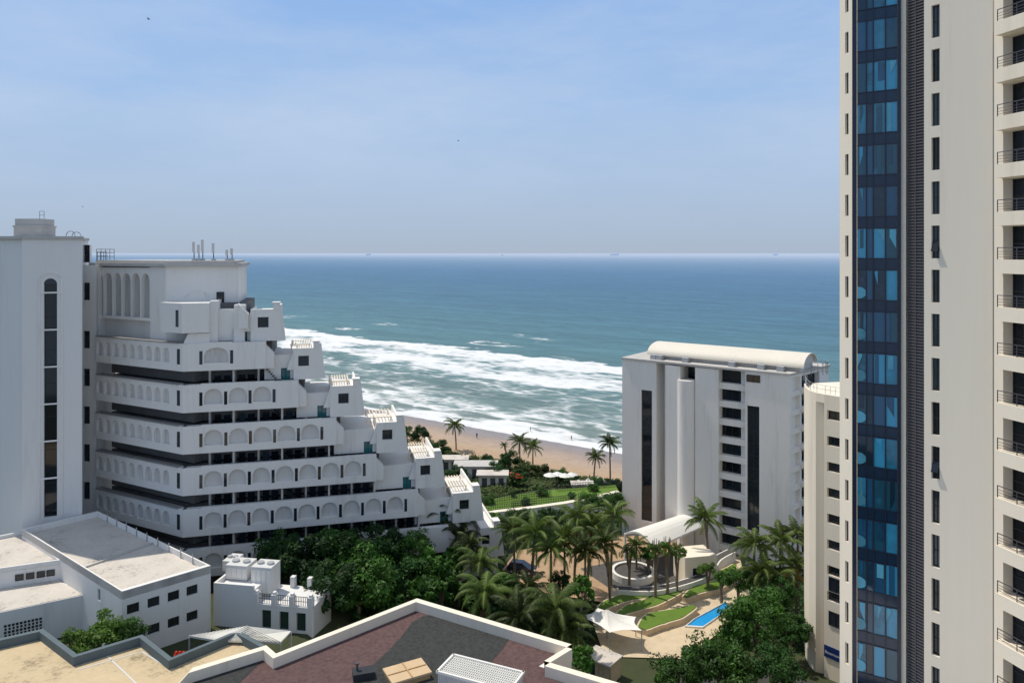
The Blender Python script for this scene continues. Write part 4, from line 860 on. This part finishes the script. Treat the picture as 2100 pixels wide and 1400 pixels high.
for i,(x,y) in enumerate(((1186,996),(1206,993),(1226,990),(1240,996))):
    p=ong(x,y+6); mb=MB(); mb.box(p.x-.35,p.x+.35,p.y-.35,p.y+.35,p.z-.2,p.z+1.5); mb.prism([(p.x-.45,p.y-.45),(p.x+.45,p.y-.45),(p.x+.45,p.y+.45),(p.x-.45,p.y+.45)],p.z+1.5,p.z+1.65); mb.box(p.x-.2,p.x+.2,p.y-.2,p.y+.2,p.z+1.65,p.z+1.95)
    tag(mb.build('gate_post',MT['white']),['leftmost','second from left','third from left','rightmost'][i]+' white capped gatepost by the resort lawn','post','white gateposts')
struct(sheet(Q(-.3,(906,1004),(925,992),(968,998),(950,1012)),-.25,'plunge_pool',MT['pool']),'small turquoise pool at the foot of the hotel terraces','water')
# ---------- people, birds, ships
def person(x,y,label,rz,cl):
    p=ong(x,y); p=V((p.x,p.y,max(p.z,-8.1)))
    vs=[(0,0,.95),(0,0,1.2),(0,0,1.45),(0,.02,1.55),(0,.03,1.68),(.18,0,1.42),(.24,.02,1.15),(.22,.12,.92),(-.18,0,1.42),(-.25,-.02,1.15),(-.23,.05,.9),(.1,0,.9),(.11,.06,.5),(.1,.02,.06),(.11,.14,.03),(-.1,0,.9),(-.12,-.06,.5),(-.1,-.12,.06),(-.1,0,.03)]
    es=[(0,1),(1,2),(2,3),(3,4),(2,5),(5,6),(6,7),(2,8),(8,9),(9,10),(0,11),(11,12),(12,13),(13,14),(0,15),(15,16),(16,17),(17,18)]
    rs=[.15,.14,.15,.06,.1,.07,.05,.035,.07,.05,.035,.09,.065,.045,.04,.09,.065,.045,.04]
    me=bpy.data.meshes.new('person'); me.from_pydata(vs,es,[]); me.materials.append(cl); o=bpy.data.objects.new('person',me); COL.objects.link(o); o.location=p; o.rotation_euler=(0,0,rz)
    md=o.modifiers.new('s','SKIN'); 
    for i,sv_ in enumerate(me.skin_vertices[0].data): sv_.radius=(rs[i],rs[i]); sv_.use_root=(i==0)
    o.modifiers.new('b','SUBSURF').levels=1; tag(o,label,'person',None)
person(978,899,'person in dark clothes standing on the wet sand near the lone palm',.5,MT['cloth']); person(1172,906,'person standing at the water edge left of the beach block',2.,MT['skin']); person(1088,889,'person wading at the foam edge in mid beach',1.2,MT['skin'])
for i,(x,y,Y,s) in enumerate(((305,40,120,.5),(940,289,150,.45),(1030,523,160,.35),(170,424,160,.3))):
    p=at(x,y,Y); mb=MB(); mb.path([p+V((-s*.5,0,0)),p,p+V((s*.5,0,.02))],[.02,s*.14,.02],6)
    for sg_ in (-1,1): mb.poly([p+V((-s*.15,0,0)),p+V((s*.2,0,0)),p+V((s*.1,sg_*s*.5,s*.35)),p+V((-.1*s,sg_*s*1.1,s*.2))]); mb.poly([p+V((s*.2,0,.01)),p+V((s*.1,sg_*s*.5,s*.36)),p+V((-.1*s-.01,sg_*s*1.1,s*.21))])
    tag(mb.build('bird',MT['bird']),['dark bird high in the sky at upper left','dark bird gliding in mid sky above the sea','tiny bird just under the horizon at centre','tiny bird above the hotel roof tank'][i],'bird','flying birds')
for i,(x,w) in enumerate(((1260,210),(1590,120),(755,110))):
    Y=17000; X=(x-1050)/F*Y; t=thing('cargo_ship',['hazy cargo ship on the horizon left of the beach block vault','hazy small ship on the horizon near the glass tower','faint ship on the horizon right of the hotel roof'][i],'ship',(X,Y,-8),'ships on the horizon'); a=[V((X-w/2,Y-15,8)),V((X+w/2,Y-15,10)),V((X+w/2-10,Y-12,-9)),V((X-w/2+6,Y-12,-9))]
    MB().hexa(a,[p+V((0,28,0)) for p in a]).build('hull',MT['ship'],t); MB().box(X+w*.28,X+w*.4,Y-12,Y+10,10,34).box(X-w*.3,X+w*.2,Y-10,Y+8,8,16).build('superstructure',MT['ship'],t)
# ---------- sky, sun, camera
sv3=V((-.39,.25,.885)).normalized(); el=math.asin(sv3.z); rot=math.atan2(sv3.x,sv3.y)
w=bpy.data.worlds.new('World'); S.world=w; w.use_nodes=True; nt=w.node_tree; nt.nodes.clear()
o=nt.nodes.new('ShaderNodeOutputWorld'); bg=nt.nodes.new('ShaderNodeBackground'); nt.links.new(bg.outputs[0],o.inputs[0])
sk=nd(nt,'ShaderNodeTexSky',{'sky_type':'NISHITA','sun_disc':False,'sun_elevation':el,'sun_rotation':rot,'altitude':50.,'air_density':1.,'dust_density':1.5,'ozone_density':2.})
tc=nd(nt,'ShaderNodeTexCoord').outputs['Generated']; sx=nd(nt,'ShaderNodeSeparateXYZ',None,{0:tc}); z=sx.outputs[2]
hz=ramp(nt,z,[(0,(4.15,5.0,6.2)),(.03,(4.15,5.2,6.7)),(.10,(4.05,5.4,7.5)),(.2,(3.6,5.4,8.3)),(.33,(2.9,4.9,8.5)),(.5,(3.0,4.0,5.9)),(1,(3.1,3.8,5.0))])
cv=nd(nt,'ShaderNodeMapping',None,{'Vector':tc,'Scale':(1.2,1.2,4.5)}).outputs[0]; cl=ramp(nt,noise(nt,cv,1.5,8,.62),[(.40,0),(.72,.65)])
fz=ramp(nt,z,[(0,.0),(.06,.35),(.2,1)])
hz2=nd(nt,'ShaderNodeMix',{'data_type':'RGBA'},{0:mth(nt,'MULTIPLY',cl,fz),6:hz,7:(5.9,6.9,8.5,1)}).outputs[2]
fac=ramp(nt,z,[(0,.95),(.35,.88),(.6,.8),(1,.75)])
mx=nd(nt,'ShaderNodeMix',{'data_type':'RGBA'},{0:fac,6:sk.outputs[0],7:hz2}).outputs[2]
nt.links.new(mx,bg.inputs[0]); bg.inputs[1].default_value=.1
sl=bpy.data.lights.new('sun','SUN'); sl.energy=3.6; sl.angle=math.radians(.5); sl.color=(1,.93,.82); so=bpy.data.objects.new('sun',sl); COL.objects.link(so); so.rotation_euler=sv3.to_track_quat('Z','Y').to_euler()
cam=bpy.data.cameras.new('camera'); cam.lens=36*F/2100; cam.sensor_width=36; cam.shift_y=-182/2100; cam.clip_end=200000; cam.clip_start=.5
co=bpy.data.objects.new('camera',cam); COL.objects.link(co); co.location=(0,0,HC); co.rotation_euler=(math.pi/2,0,0); S.camera=co
S.view_settings.view_transform='Standard'; S.view_settings.look='None'; S.view_settings.exposure=0
